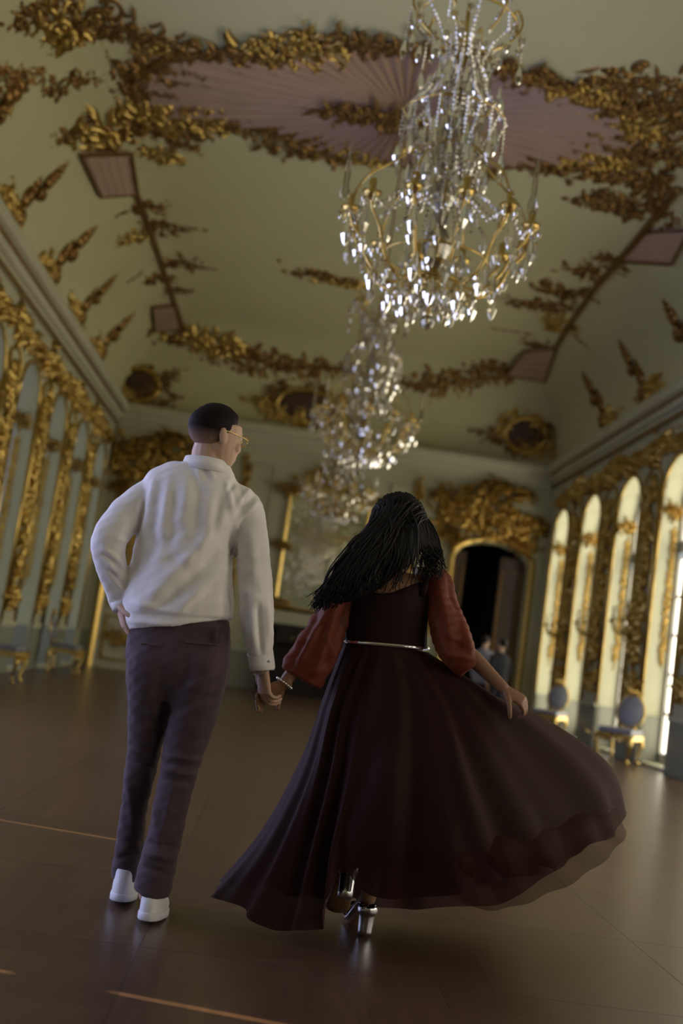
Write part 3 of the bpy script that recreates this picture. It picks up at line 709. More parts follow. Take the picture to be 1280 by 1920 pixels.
# ================================================================== CHANDELIERS
def drop_mesh(h, w):
    mb = MB(); n = 6; prof = [(.0015, 0), (w*.45, -.18*h), (w, -.62*h), (w*.55, -.88*h), (.001, -h)]
    return mb.lathe(prof, n)
def chandelier():
    c = empty('chandelier', (0, 0, 0), label='x', cat='chandelier', group='crystal chandeliers down the middle of the gallery')
    r = random.Random(3)
    # origin: lowest tip; z up
    MB().lathe([(.001, .0), (.035, .02), (.05, .055), (.035, .09), (.001, .11)], 10).build('ball_drop', M['crystal'], c)
    MB().lathe([(.012, .11), (.012, .27), (.05, .29), (.09, .32), (.03, .36), (.02, .5), (.05, .58), (.02, .64), (.015, 1.1), (.04, 1.16), (.015, 1.2), (.013, 1.8), (.05, 1.9), (.02, 1.98), (.012, 2.3)], 10).build('stem', M['gold'], c, True)
    MB().lathe([(.03, .42), (.08, .47), (.1, .56), (.06, .66), (.03, .7), (.05, .8), (.09, .9), (.05, 1.0), (.025, 1.05)], 12).build('baluster', M['crystal'], c)
    MB().lathe([(.04, 1.12), (.07, 1.2), (.05, 1.3), (.03, 1.36), (.06, 1.5), (.035, 1.62), (.03, 1.75)], 10).build('upper_baluster', M['crystal'], c)
    MB().lathe([(.012, 2.3), (.012, 4.28)], 6).build('suspension_rod', M['shadegold'], c)
    MB().lathe([(.02, 4.1), (.12, 4.2), (.14, 4.28)], 12).build('ceiling_rose', M['gold'], c)
    # bowl ring
    def ring(R, z, th, name='ring', m='gold', n=24):
        return MB().tube([(R*math.cos(2*math.pi*k/n), R*math.sin(2*math.pi*k/n), z) for k in range(n+1)], th, 6, 1).build(name, M[m], c, True)
    ring(.2, .31, .014, 'bowl_ring'); ring(.34, .47, .008, 'lower_ring'); ring(.34, 2.12, .009, 'crown_ring'); ring(.34, 1.44, .007, 'middle_ring'); ring(.2, 1.2, .007, 'neck_ring')
    d1 = drop_mesh(.14, .026).mesh('crystal_drop', M['crystal']); d2 = drop_mesh(.2, .034).mesh('crystal_drop', M['crystal']); d3 = drop_mesh(.08, .015).mesh('crystal_drop', M['crystal'])
    def drop(me, x, y, z, rz=0.0): obj('crystal_drop', me, c, mtx=Matrix.Translation((x, y, z)) @ Matrix.Rotation(rz, 4, 'Z') @ Matrix.Rotation(r.uniform(-.08, .08), 4, 'X'))
    beadm = MB()
    def chain(pts, name='bead_chain', q=.011, gap=.027):
        mb = MB(); L = [Vector(p) for p in pts]; acc = 0
        for a, b in zip(L[:-1], L[1:]):
            d = (b-a).length; nn = max(1, int(d/gap))
            for k in range(nn):
                p = a.lerp(b, k/nn); s = q*r.uniform(.75, 1.3)
                mb.add([p+Vector((s,0,0)), p+Vector((0,s,0)), p-Vector((s,0,0)), p-Vector((0,s,0)), p+Vector((0,0,s*1.3)), p-Vector((0,0,s*1.3))],
                       [(0,1,4),(1,2,4),(2,3,4),(3,0,4),(1,0,5),(2,1,5),(3,2,5),(0,3,5)])
        mb.build(name, M['crystal'], c)
    arm = MB().tube([(.16, 0, .32), (.3, 0, .27), (.44, 0, .38), (.5, 0, .52), (.57, 0, .6), (.6, 0, .68)], [.012, .012, .011, .01, .009, .009], 6, 4).mesh('arm', M['gold'], True)
    cup = MB().lathe([(.01, .66), (.04, .68), (.065, .71), (.055, .715), (.018, .70), (.02, .73), (.024, .78), (.018, .80), (.012, .80)], 10).mesh('candle_cup', M['gold'], True)
    spire = MB().lathe([(.03, .72), (.034, .76), (.018, .82), (.02, .9), (.006, 1.06), (.001, 1.1)], 6).mesh('crystal_spire', M['crystal'])
    cage = MB().tube([(.5, 0, .52), (.59, 0, .74), (.52, 0, .94), (.38, 0, 1.06), (.27, 0, 1.16), (.2, 0, 1.22)], [.009]*6, 6, 4).mesh('cage_rib', M['gold'], True)
    crown = MB().tube([(.03, 0, 1.95), (.16, 0, 1.97), (.3, 0, 2.06), (.38, 0, 2.2), (.34, 0, 2.3), (.29, 0, 2.24)], [.009]*6, 6, 4).mesh('crown_arm', M['gold'], True)
    midarm = MB().tube([(.03, 0, 1.5), (.15, 0, 1.42), (.28, 0, 1.38), (.36, 0, 1.46)], [.007]*4, 6, 4).mesh('middle_arm', M['gold'], True)
    N = 12
    pol = lambda R_, a_, z_: (R_*math.cos(a_), R_*math.sin(a_), z_)
    for k in range(N):
        a = 2*math.pi*k/N+.12; rot = Matrix.Rotation(a, 4, 'Z'); b = a+2*math.pi/N; h = (a+b)/2
        obj('arm', arm, c, mtx=rot)
        R = .6; x, y, _ = pol(R, a, 0)
        obj('candle_cup', cup, c, mtx=Matrix.Translation((x, y, 0)))
        for j in range(5):
            q = a+j*2*math.pi/5; drop(d3, x+.06*math.cos(q), y+.06*math.sin(q), .70)
        for R_, z_, dd, q in ((.62, .62, d2, a), (.5, .5, d1, a), (.42, .36, d2, a), (.27, .27, d1, a), (.34, .46, d2, h), (.54, .52, d1, h), (.2, .3, d2, h), (.12, .3, d1, a)):
            drop(dd, *pol(R_*r.uniform(.95, 1.05), q+r.uniform(-.06, .06), z_+r.uniform(-.02, .02)), a)
        if k % 2 == 0:
            obj('cage_rib', cage, c, mtx=rot); obj('crystal_spire', spire, c, mtx=Matrix.Translation(pol(.68, a+.2, -.02)))
            obj('crown_arm', crown, c, mtx=rot); obj('middle_arm', midarm, c, mtx=rot)
            chain([pol(.38, a, 2.2), pol(.40, a, 1.92)]); drop(d1, *pol(.40, a, 1.92)); drop(d1, *pol(.33, a, 2.28))
            chain([pol(.52, a, .94), pol(.63, a, .74)])
        chain([pol(R, a, .7), pol(.6, h, .56), pol(R, b, .7)], gap=.035)                       # swags between cups
        chain([pol(.34, a, 2.12), pol(.2, a, 1.98), pol(.12, a, 1.82)], q=.014)                # crown to waist
        chain([pol(.12, h, 1.84), pol(.22, h, 1.6), pol(.34, h, 1.44)], q=.015)                # waist to the middle ring
        chain([pol(.34, a, 1.44), pol(.35, a, 1.2+r.uniform(-.06, .06))], q=.013); drop(d1, *pol(.35, a, 1.2), a)
        chain([pol(.34, h, 1.44), pol(.26, h, 1.26), pol(.16, h, 1.16)], q=.015)
        chain([pol(.2, a, 1.2), pol(.13, a, 1.0), pol(.3, a, .86), pol(.45, a, .76)], q=.014, gap=.032)
        chain([pol(.1, h, 2.0), pol(.07, h, 1.5), pol(.1, h, 1.05)], q=.015, gap=.034)
        chain([pol(.24, h, 1.2), pol(.2, h, .95), pol(.24, h, .7)], q=.013, gap=.034)
        for z_, R_, dd in ((1.98, .22, d1), (1.78, .18, d2), (1.6, .27, d1), (1.42, .3, d2), (1.36, .2, d2), (1.18, .24, d2), (1.1, .15, d1), (.98, .2, d2), (2.1, .34, d1)):
            drop(dd, *pol(R_*r.uniform(.85, 1.15), a+r.uniform(-.26, .26), z_+r.uniform(-.05, .05)), a)
    for k in range(10):
        a = 2*math.pi*k/10; chain([(.2*math.cos(a), .2*math.sin(a), .3), (.1*math.cos(a), .1*math.sin(a), .2), (.03*math.cos(a), .03*math.sin(a), .12)], gap=.03)
    return c
ch0 = chandelier()
for i, (Y, lab) in enumerate([(7.0, 'nearest and largest crystal chandelier, hanging at the top of the view'), (13.3, 'middle crystal chandelier, hanging below and behind the nearest one'), (19.6, 'farthest crystal chandelier, in front of the far mirror')]):
    c = ch0 if i == 0 else copy_tree(ch0)
    c.location = (XM, Y, 3.12); c['label'] = lab; c.rotation_euler = (0, 0, .4*i)
    for k in c.children:
        if k.name.startswith(('suspension_rod', 'ceiling_rose')):
            pass

# ================================================================== CHAIRS AND SCONCES
def chair():
    c = empty('gilt_chair', label='x', cat='chair', group='gilt chairs along the walls')
    # faces -y ; 0.55 wide
    def leg(x, y, fx, fy):
        return MB().tube([(x, y, .36), (x+fx*.035, y+fy*.035, .3), (x+fx*.02, y+fy*.02, .18), (x-fx*.005, y-fy*.005, .07), (x+fx*.03, y+fy*.03, .015)], [.034, .036, .022, .016, .024], 8, 3)
    for x, y in ((-.22, -.22), (.22, -.22), (-.19, .2), (.19, .2)):
        leg(x, y, math.copysign(1, x), math.copysign(1, y)).build('leg', M['gold'], c, True)
    MB().prism([(-.27, -.25, .34), (0, -.28, .31), (.27, -.25, .34), (.25, .23, .34), (-.25, .23, .34)], (0, 0, .075)).build('apron', M['gold'], c)
    ap = obj('apron_carving', CLB[1], c, mtx=frame_mtx((0, -.275, .36), (1, 0, 0), (0, -1, 0)) @ Matrix.Diagonal((.5, .22, .5, 1)))
    me = remesh(MB().prism([(-.25, -.24, .41), (0, -.265, .41), (.25, -.24, .41), (.23, .22, .41), (-.23, .22, .41)], (0, 0, .085)), .012, 6, M['grey'], 'seat_cushion'); obj('seat_cushion', me, c)
    # oval back, leaning
    lean = Matrix.Translation((0, .23, .46)) @ Matrix.Rotation(-.16, 4, 'X')
    pts = [(.21*math.sin(2*math.pi*k/20)*(1+.08*math.cos(2*math.pi*k/20)), 0, .29-.24*math.cos(2*math.pi*k/20)) for k in range(21)]
    MB().tube([lean @ Vector(p) for p in pts], .016, 6, 1).build('back_frame', M['gold'], c, True)
    MB().ell((0, 0, 0), (.2, .045, .235), 18).build('back_cushion', M['grey'], c, True, mtx=lean @ Matrix.Translation((0, 0, .29)))
    for s in (-1, 1): MB().tube([(s*.1, .22, .4), lean @ Vector((s*.1, 0, .08))], .02, 6, 1).build('back_support', M['gold'], c, True)
    obj('crest', CLB[0], c, mtx=lean @ frame_mtx((0, -.02, .55), (1, 0, 0), (0, -1, 0)) @ Matrix.Diagonal((.2, .15, .5, 1)))
    return c
c0 = chair()
q1 = FL(1160, 1412)
spots = [((5.0, 15.95), -.7, 'gilt chair with grey oval back against right wall, nearest on that side'),
         ((5.05, 20.4), -.7, 'gilt chair with grey back farther along right wall, half hidden by the dress'),
         ((-3.62, 15.3), math.pi/2, 'gilt chair with grey seat cut by the left edge of view'),
         ((-3.62, 19.7), math.pi/2, 'dim gilt chair beside left wall, between edge chair and far door')]
for i, ((x, y), a, lab) in enumerate(spots):
    c = c0 if i == 0 else copy_tree(c0)
    c.location = (x, y, 0); c.rotation_euler = (0, 0, a); c['label'] = lab
def sconce():
    s = empty('wall_sconce', label='x', cat='sconce', group='gilt sconces on the right-hand piers')
    obj('backplate', CLB[2], s, mtx=frame_mtx((0, 0, 0), (0, 0, 1), (-1, 0, 0)) @ Matrix.Diagonal((.7, .6, 1.4, 1)))
    for k in (-1, 0, 1):
        MB().tube([(-.02, 0, -.1), (-.12, k*.1, -.18), (-.24, k*.2, -.12), (-.26-.06*(k == 0), k*.24, .0)], .016, 6, 4).build('arm', M['gold'], s, True)
        x, y = -.26-.06*(k == 0), k*.24
        MB().lathe([(.012, -.01), (.055, .015), (.06, .03), (.02, .03), (.022, .08), (.01, .08)], 10, (x, y, 0)).build('drip_pan', M['gold'], s, True)
        MB().lathe([(.014, .08), (.014, .24), (.004, .25)], 8, (x, y, 0)).build('candle', M['candle'], s, True)
    return s
s0 = sconce()
for i, (y, lab) in enumerate([(17.1, 'gilt candle sconce on the right pier above the nearer grey chair'), (19.2, 'gilt candle sconce on the middle right pier'), (21.45, 'gilt candle sconce on the farthest right pier, by the dark doorway')]):
    s = s0 if i == 0 else copy_tree(s0); s.location = (XR-.03, y, 2.05); s['label'] = lab

# ================================================================== PEOPLE
def PX(lst, Y):
    return [P(a, b, Y) for a, b in lst]
def head_parts(mb, Mx):
    """head in local metres: +y is the face, z up, centre between the ears; returns nothing, adds closed shapes"""
    R3 = Mx.to_3x3()
    def E(c, r, rot=None): mb.ell(Mx @ Vector(c), r, 16, R3 @ rot if rot else R3)
    E((0, -.018, .035), (.077, .098, .088))
    mb.loft([(Mx @ Vector(c), a, b) for c, a, b in [((0, .062, -.118), .022, .022), ((0, .05, -.105), .04, .045), ((0, .035, -.075), .055, .062), ((0, .025, -.035), .064, .072), ((0, .018, .01), .07, .078), ((0, .01, .05), .07, .08)]], 18, 3, side=R3 @ Vector((1, 0, 0)))
    mb.loft([(Mx @ Vector(c), a, a) for c, a in [((0, .088, .03), .008), ((0, .098, .005), .010), ((0, .106, -.018), .012), ((0, .096, -.03), .011)]], 10, 3)
    E((0, .078, .036), (.052, .022, .012)); E((0, .09, -.060), (.024, .012, .009)); E((0, .082, -.103), (.02, .018, .015))
    for s in (-1, 1):
        E((s*.079, -.012, -.002), (.009, .018, .032), Matrix.Rotation(.2, 3, 'X')); E((s*.045, .066, -.02), (.022, .022, .022))
def hand(mb, W, D, N, thumb, size=1.0, curl=.5, spread=.08, tcurl=.4, palm=True):
    """W wrist, D towards the fingers, N the way the palm faces, thumb = side (+1/-1) along D x N"""
    D = D.normalized(); N = (N-D*N.dot(D)).normalized(); S = D.cross(N)*thumb; s = size
    mb.loft([(W-D*.03*s, .026*s, .021*s), (W, .027*s, .019*s), (W+D*.03*s, .035*s, .017*s), (W+D*.065*s, .041*s, .015*s), (W+D*.092*s, .040*s, .0125*s)], 14, 3, side=S)
    for k, (off, L, r) in enumerate([(.030, .072, .0088), (.0105, .080, .0090), (-.0095, .074, .0086), (-.029, .058, .0078)]):
        p = W+D*(.088-.004*abs(k-1))*s+S*off*s; a = 0; d = (D+S*off/.03*spread).normalized(); pts = [p-D*.02*s, p]; c = curl if not isinstance(curl, (list, tuple)) else curl[k]
        for seg, f in enumerate((.45, .31, .24)):
            a += c*(.75, 1.1, .8)[seg]
            q = d*math.cos(a)+N*math.sin(a); p = p+q*(L*f*s); pts.append(p)
        rr = [r*1.08, r*1.08, r, r*.93, r*.78]
        mb.loft([(x, y*s, y*s) for x, y in zip(pts, rr)], 8, 2); mb.ell(pts[-1], (r*.8*s,)*3, 8)
    t0 = W+D*.022*s+S*.026*s; td = (D*.62+S*.7+N*.25).normalized(); t1 = t0+td*.042*s
    td2 = (td*math.cos(tcurl)+(N*.75-S*.4)*math.sin(tcurl)).normalized(); t2 = t1+td2*.032*s; td3 = (td2*math.cos(tcurl)+(N*.6-S*.5)*math.sin(tcurl)).normalized(); t3 = t2+td3*.024*s
    mb.loft([(t0-td*.02*s, .015*s, .013*s), (t0, .016*s, .014*s), (t1, .0115*s, .0115*s), (t2, .010*s, .010*s), (t3, .008*s, .008*s)], 10, 3); mb.ell(t3, (.008*s,)*3, 8)

# ------------------------------------------------------------------ the man
YM = 3.92
fl, fr = FL(221, 1702), FL(272, 1736)          # where his heels meet the floor
HM = Matrix.Translation(P(404, 821, YM)) @ Matrix.Rotation(math.radians(-56), 4, 'Z') @ Matrix.Rotation(math.radians(-4), 4, 'X') @ Matrix.Diagonal((.93, .93, .95, 1))
body = MB()
head_parts(body, HM)
neck0 = P(388, 880, YM+.01)
body.loft([(P(386, 905, YM), .075, .07), (neck0, .062, .066), (P(390, 850, YM+.01), .058, .066), (P(396, 825, YM+.01), .052, .06)], 16, 3, side=(1, 0, 0))
tors = [(1175, 337, 76, .09), (1120, 338, 78, .09), (1060, 343, 74, .09), (1000, 353, 74, .095), (950, 364, 80, .09), (922, 373, 70, .07), (895, 383, 45, .055)]
body.loft([(P(c, y, YM), hw/538, hd) for y, c, hw, hd in tors], 20, 3, side=(1, 0, 0))
sh_l, el_l, wr_l = P(285, 940, YM), P(200, 1018, YM-.06), P(224, 1130, YM-.02)
sh_r, el_r, wr_r = P(455, 958, YM), P(483, 1095, YM-.03), P(492, 1252, YM)
body.loft([(sh_l, .032), (sh_l.lerp(el_l, .5), .034), (el_l, .03), (el_l.lerp(wr_l, .4), .027), (wr_l, .022)], 12, 3)
body.loft([(sh_r, .04), (sh_r.lerp(el_r, .5), .038), (el_r, .038), (el_r.lerp(wr_r, .4), .037), (wr_r, .028)], 12, 3)
# left hand rests on the hip; right hand reaches down to hers
hand(body, wr_l, P(236, 1180, YM-.02)-wr_l, Vector((1, .25, 0)), 1, .95, .3, .05)
hd_r = P(496, 1300, YM)-wr_r
hand(body, wr_r, hd_r, Vector((.85, .45, 0)), -1, 1.0, [.62, .66, .70, .74], .04, .45)
hips = [(1295, 328, 50, .07), (1270, 331, 72, .09), (1220, 334, 80, .09), (1170, 337, 76, .09)]
body.loft([(P(c, y, YM), hw/538, hd) for y, c, hw, hd in hips], 16, 3, side=(1, 0, 0))
def legpath(rows, Y0, Y1):
    y0, y1 = rows[0][0], rows[-1][0]; o = []
    for y, c, hw in rows:
        t = max(0, (y-y0)/(y1-y0)); Y = Y0+(Y1-Y0)*t**1.1; o.append((P(c, y, Y), hw*Y/FPX, hw*Y/FPX*(1.08+.32*max(0, 1-t*3.2))))
    return o
L_rows = [(1245, 287, 50), (1300, 282, 42), (1345, 277, 37), (1400, 271, 32), (1440, 264, 29), (1500, 253, 25), (1560, 246, 25), (1605, 240, 26), (1640, 237, 29)]
R_rows = [(1245, 380, 52), (1300, 368, 50), (1345, 358, 47), (1400, 345, 39), (1440, 337, 34), (1500, 323, 32), (1560, 311, 32), (1615, 297, 34), (1672, 284, 35)]
YLf, YRf = fl.y+.09, fr.y+.07
body.loft([(a, b*.72, c*.72) for a, b, c in legpath(L_rows, YM, YLf)]+[(P(236, 1655, YLf), .03, .032), (P(233, 1676, YLf), .028, .034)], 12, 3, side=(1, 0, 0))
body.loft([(a, b*.72, c*.72) for a, b, c in legpath(R_rows, YM, YRf)]+[(P(286, 1690, YRf), .028, .03), (P(287, 1708, YRf), .026, .03)], 12, 3, side=(1, 0, 0))
man = obj('person', remesh(body, .0038, 3, M['skin'], 'person'), None, 'man in white shirt and dark trousers walking away, hand in the woman\'s', 'person')
# eyes
for s in (-1, 1): MB().ell(HM @ Vector((s*.031, .083, .018)), (.0115,)*3, 10).build('eye', M['eye'], man, True)
# trousers
tb = MB()
th = [(1318, 326, 36, .06), (1298, 328, 60, .085), (1272, 331, 84, .115), (1240, 333, 96, .132), (1205, 335, 97, .125), (1180, 336, 95, .116), (1166, 336, 92, .112)]
tb.loft([(P(c, y, YM), hw/538, hd) for y, c, hw, hd in th], 24, 3, side=(1, 0, 0), pw=2.3)
tb.loft([(P(293, 1212, YM), .085, .118)]+legpath(L_rows, YM, YLf), 18, 4, side=(1, 0, 0)); tb.loft([(P(382, 1212, YM), .085, .118)]+legpath(R_rows, YM, YRf), 18, 4, side=(1, 0, 0))
tme = remesh(tb, .0065, 14, M['trouser'], 'trousers')
displace(tme, fold_fn([(245, 1405, 300, 1420, 6, 7), (238, 1425, 295, 1440, 6, -6), (305, 1415, 375, 1425, 6, 7), (300, 1440, 370, 1455, 7, 7), (310, 1430, 360, 1440, 5, -7), (302, 1460, 368, 1470, 6, -5), (225, 1585, 265, 1590, 7, 6), (222, 1610, 262, 1600, 6, -5), (270, 1600, 325, 1610, 7, 7), (265, 1625, 318, 1640, 6, -6), (262, 1580, 330, 1590, 6, -5),
    (310, 1340, 400, 1300, 8, -6), (330, 1300, 410, 1260, 8, 4), (305, 1370, 310, 1300, 10, -9), (250, 1320, 300, 1370, 10, -4), (280, 1450, 300, 1600, 8, 4), (240, 1450, 250, 1560, 7, 4), (325, 1480, 300, 1580, 6, 4)], .0022))
tr = obj('trousers', tme, man)
# back pocket welts, belt loops
for a, b in (((265, 1207), (310, 1212)), ((345, 1203), (408, 1210))):
    MB().tube([P(a[0], a[1], YM-.128), P(b[0], b[1], YM-.12)], .004, 5, 1).build('pocket_welt', M['trouser'], tr)
for x, y in ((322, 1182), (412, 1192)):
    p = P(x, y, YM-.112); MB().box(p-Vector((.006, .006, .026)), p+Vector((.006, .006, .026))).build('belt_loop', M['trouser'], tr)
# shirt
sb = MB()
st = [(1172, 337, 98, .124), (1160, 336, 101, .130), (1132, 334, 104, .138), (1090, 338, 98, .135), (1040, 344, 93, .13), (995, 352, 92, .13), (950, 364, 105, .125), (920, 373, 104, .108), (898, 380, 84, .085), (880, 386, 56, .07), (868, 388, 42, .066)]
sb.loft([(P(c, y, YM), hw/538, hd) for y, c, hw, hd in st], 26, 3, side=(1, 0, 0), pw=2.2)
sb.loft([(P(305, 922, YM), .055, .055), (P(280, 933, YM), .066, .066), (P(240, 963, YM-.03), .064, .064), (P(210, 1000, YM-.06), .058, .062), (P(203, 1026, YM-.06), .055, .06), (P(209, 1064, YM-.045), .047, .052), (P(219, 1102, YM-.025), .036, .044), (P(227, 1136, YM-.01), .029, .036)], 18, 4)
sb.loft([(P(432, 932, YM), .055, .055), (P(456, 950, YM), .063, .064), (P(470, 1000, YM-.01), .058, .06), (P(476, 1060, YM-.02), .062, .06), (P(480, 1110, YM-.03), .066, .06), (P(482, 1160, YM-.03), .065, .058), (P(485, 1200, YM-.02), .056, .052), (P(489, 1225, YM-.01), .044, .044)], 18, 4)
sme = remesh(sb, .006, 4, M['shirt'], 'shirt')
displace(sme, fold_fn([(290, 900, 268, 1000, 8, 5), (300, 905, 282, 1040, 9, -5), (318, 898, 300, 1000, 8, 4), (352, 895, 338, 1030, 14, 3), (332, 900, 318, 1050, 11, -3), (372, 900, 366, 990, 11, -3), (400, 895, 384, 1000, 13, 3), (415, 920, 400, 1000, 8, -4), (345, 1050, 385, 1010, 12, 3), (385, 1010, 425, 960, 12, 3), (325, 1050, 350, 1066, 9, -3), (300, 1060, 420, 1000, 10, -2),
    (260, 1140, 420, 980, 14, 7), (290, 1145, 420, 1030, 12, -8), (330, 1150, 425, 1070, 12, 6), (255, 1090, 300, 1000, 14, -5), (250, 1050, 285, 960, 8, 5), (355, 1140, 415, 1090, 9, -5), (300, 1030, 350, 980, 12, -4),
    (425, 905, 435, 960, 6, 7), (440, 950, 470, 915, 5, 6), (445, 965, 480, 925, 5, -6), (446, 975, 484, 940, 6, 6), (443, 900, 425, 925, 5, -6), (437, 990, 436, 1140, 6, -14), (265, 945, 262, 1005, 5, -4),
    (192, 1028, 232, 1060, 5, 6), (196, 1038, 230, 1072, 4, -6), (200, 1050, 226, 1085, 5, 6), (205, 1080, 232, 1108, 5, 6), (205, 1068, 230, 1095, 4, -6), (215, 1010, 240, 1015, 6, 4),
    (484, 1130, 490, 1225, 5, -9), (470, 1130, 478, 1215, 6, 5), (500, 1120, 506, 1200, 6, 6), (455, 1100, 495, 1140, 10, 5), (470, 1000, 478, 1090, 10, 4), (455, 1060, 500, 1030, 9, -4),
    (365, 862, 378, 905, 5, 5), (392, 880, 400, 900, 5, 5), (245, 1165, 430, 1178, 5, 6), (240, 1150, 430, 1165, 5, -5), (250, 1130, 330, 1150, 7, 5)], .0016))
shirt = obj('shirt', sme, man)
# collar stand and fall, cuff, yoke seam
def ringband(c0, c1, r0, r1, th, n=28):
    mb = MB(); vs = []
    for (c, (rx, ry), t) in ((c0, r0, 0), (c0, r0, th), (c1, r1, th), (c1, r1, 0)):
        for k in range(n):
            a = 2*math.pi*k/n; vs.append((c[0]+(rx+t)*math.cos(a), c[1]+(ry+t)*math.sin(a), c[2]))
    fs = []
    for i in range(4):
        for k in range(n): fs.append((i*n+k, i*n+(k+1) % n, ((i+1) % 4)*n+(k+1) % n, ((i+1) % 4)*n+k))
    return mb.add(vs, fs)
cb_ = ringband(P(386, 887, YM+.005), P(387, 862, YM+.012), (.086, .088), (.069, .074), .007)
cme = cb_.mesh('collar', M['shirt'], True)
obj('collar', cme, shirt)
MB().loft([(P(487, 1222, YM-.01), .046, .044), (P(489, 1232, YM-.005), .045, .042), (P(492, 1254, YM), .044, .041), (P(492, 1256, YM), .036, .034)], 20, 2).build('cuff', M['shirt'], shirt, True)
MB().loft([(P(225, 1124, YM-.01), .038, .042), (P(231, 1142, YM-.005), .036, .04), (P(231, 1143, YM-.005), .026, .03)], 18, 2).build('cuff', M['shirt'], shirt, True)
MB().ell(P(505, 1240, YM-.042), (.005, .003, .005), 8).build('cuff_button', M['sneaker'], shirt, True)
# hair: cap that sinks under the skin outside the hairline
hb = MB(); n = 56; hh = 40; vs = []; fs = []
for i in range(hh+1):
    t = math.pi*i/hh
    for k in range(n):
        a = 2*math.pi*k/n; d = Vector((math.sin(t)*math.cos(a), math.sin(t)*math.sin(a), math.cos(t)))
        q = Vector((.077*d.x, .098*d.y, .088*d.z)); z = q.z+.035; y = q.y-.018
        u = max(0, min(1, (y+.03)/.10)); u = u*u*(3-2*u)
        line = -.060+u*.135
        e = max(0, min(1, (z-line)/.04)); e = e*e*(3-2*e); top_ = max(0, min(1, (z-.045)/.06)); top_ = top_*top_*(3-2*top_)
        r_ = .955+.085*e+.035*top_+.006*top_*math.sin(a*9+t*7)
        vs.append(Vector((q.x*r_, q.y*r_+.012*top_, q.z*r_))+Vector((0, -.018, .035)))
for i in range(hh):
    for k in range(n): fs.append((i*n+k, (i+1)*n+k, (i+1)*n+(k+1) % n, i*n+(k+1) % n))
hb.add(vs, fs).build('hair', M['hairm'], man, True, mtx=HM)
# spectacles
gl = MB()
for s in (-1, 1):
    gl.tube([HM @ Vector((s*.033+.024*math.cos(k*math.pi/8), .108, .012+.02*math.sin(k*math.pi/8))) for k in range(17)], .0016, 5, 1)
    gl.tube([HM @ Vector(p) for p in ((s*.058, .106, .018), (s*.078, .06, .018), (s*.083, -.002, .02), (s*.082, -.022, .005))], .0014, 5, 3)
gl.tube([HM @ Vector((-.009, .108, .018)), HM @ Vector((.009, .108, .018))], .002, 5, 1)
go = gl.build('spectacles', M['goldwire'], man, True)
for s in (-1, 1): MB().ell(HM @ Vector((s*.033, .108, .012)), (.023, .002, .019), 12, HM.to_3x3()).build('lens', M['lens'], go, True)
# sneakers
def sneaker(p, yaw, lift):
    Mx = Matrix.Translation(p) @ Matrix.Rotation(yaw, 4, 'Z') @ Matrix.Translation((0, .16, 0)) @ Matrix.Rotation(-lift, 4, 'X') @ Matrix.Translation((0, -.16, 0))
    T = lambda q: Mx @ Vector(q); sd = Mx.to_3x3() @ Vector((1, 0, 0))
    def stack(rings, n=30, pw=2.5):
        vs = []; fs = []
        for z, y0, y1, hw in rings:
            for k in range(n):
                q = 2*math.pi*k/n; ca, sa = math.cos(q), math.sin(q); ca = math.copysign(abs(ca)**(2/pw), ca); sa = math.copysign(abs(sa)**(2/pw), sa)
                wd = hw*(1 if sa < 0 else 1.08-.28*sa*sa); vs.append(T((wd*ca, (y0+y1)/2+(y1-y0)/2*sa, z)))
        for i in range(len(rings)-1):
            for k in range(n): fs.append((i*n+k, i*n+(k+1) % n, (i+1)*n+(k+1) % n, (i+1)*n+k))
        fs += [tuple(range(n-1, -1, -1)), tuple(range((len(rings)-1)*n, len(rings)*n))]
        return MB().add(vs, fs)
    up = stack([(.022, -.006, .272, .041), (.035, -.009, .27, .042), (.048, -.010, .262, .042), (.060, -.010, .235, .041), (.072, -.008, .20, .039), (.085, -.006, .16, .037), (.098, -.004, .125, .036), (.110, -.002, .105, .035)])
    s = obj('sneaker', remesh(up, .004, 3, M['sneaker'], 'sneaker'), man)
    stack([(.0, -.010, .274, .043), (.004, -.013, .278, .0455), (.022, -.013, .278, .0455), (.026, -.010, .275, .043)]).build('sole', M['sole'], s, True)
sneaker(fl, math.radians(0), .13); sneaker(fr, math.radians(-5), .10)

# ------------------------------------------------------------------ the woman
YW = 4.05
k_ = YW/FPX
wb = MB()
HW = Matrix.Translation(P(742, 988, YW+.02)) @ Matrix.Rotation(math.radians(12), 4, 'Z') @ Matrix.Rotation(math.radians(-16), 4, 'X') @ Matrix.Diagonal((.93, .93, .95, 1))
head_parts(wb, HW)
wb.loft([(P(732, 1085, YW-.01), .06, .055), (P(735, 1050, YW), .045, .048), (P(740, 1015, YW+.01), .045, .05)], 14, 3, side=(1, 0, 0))
wt = [(1225, 724, 70, .085), (1180, 725, 70, .085), (1140, 727, 74, .09), (1115, 729, 78, .09), (1090, 731, 80, .08), (1072, 733, 58, .06)]
wb.loft([(P(c, y, YW), hw*k_, hd) for y, c, hw, hd in wt], 20, 3, side=(1, 0, 0))
ws_r, we_r, ww_r = P(812, 1092, YW), P(858, 1205, YW-.08), P(945, 1292, YW-.12)
ws_l, we_l, ww_l = P(650, 1100, YW), P(590, 1205, YW-.07), P(531, 1283, YM+.045)
wb.loft([(P(780, 1085, YW), .045), (ws_r, .044), (ws_r.lerp(we_r, .5), .038), (we_r, .031), (we_r.lerp(ww_r, .4), .030), (ww_r, .021)], 12, 3)
wb.loft([(P(690, 1085, YW), .045), (ws_l, .044), (ws_l.lerp(we_l, .5), .038), (we_l, .031), (we_l.lerp(ww_l, .4), .029), (ww_l, .021)], 12, 3)
hand(wb, ww_l, P(494, 1303, YM+.05)-ww_l, Vector((.1, -.6, -.6)), -1, .86, [.5, .55, .55, .5], .05, 1.1)
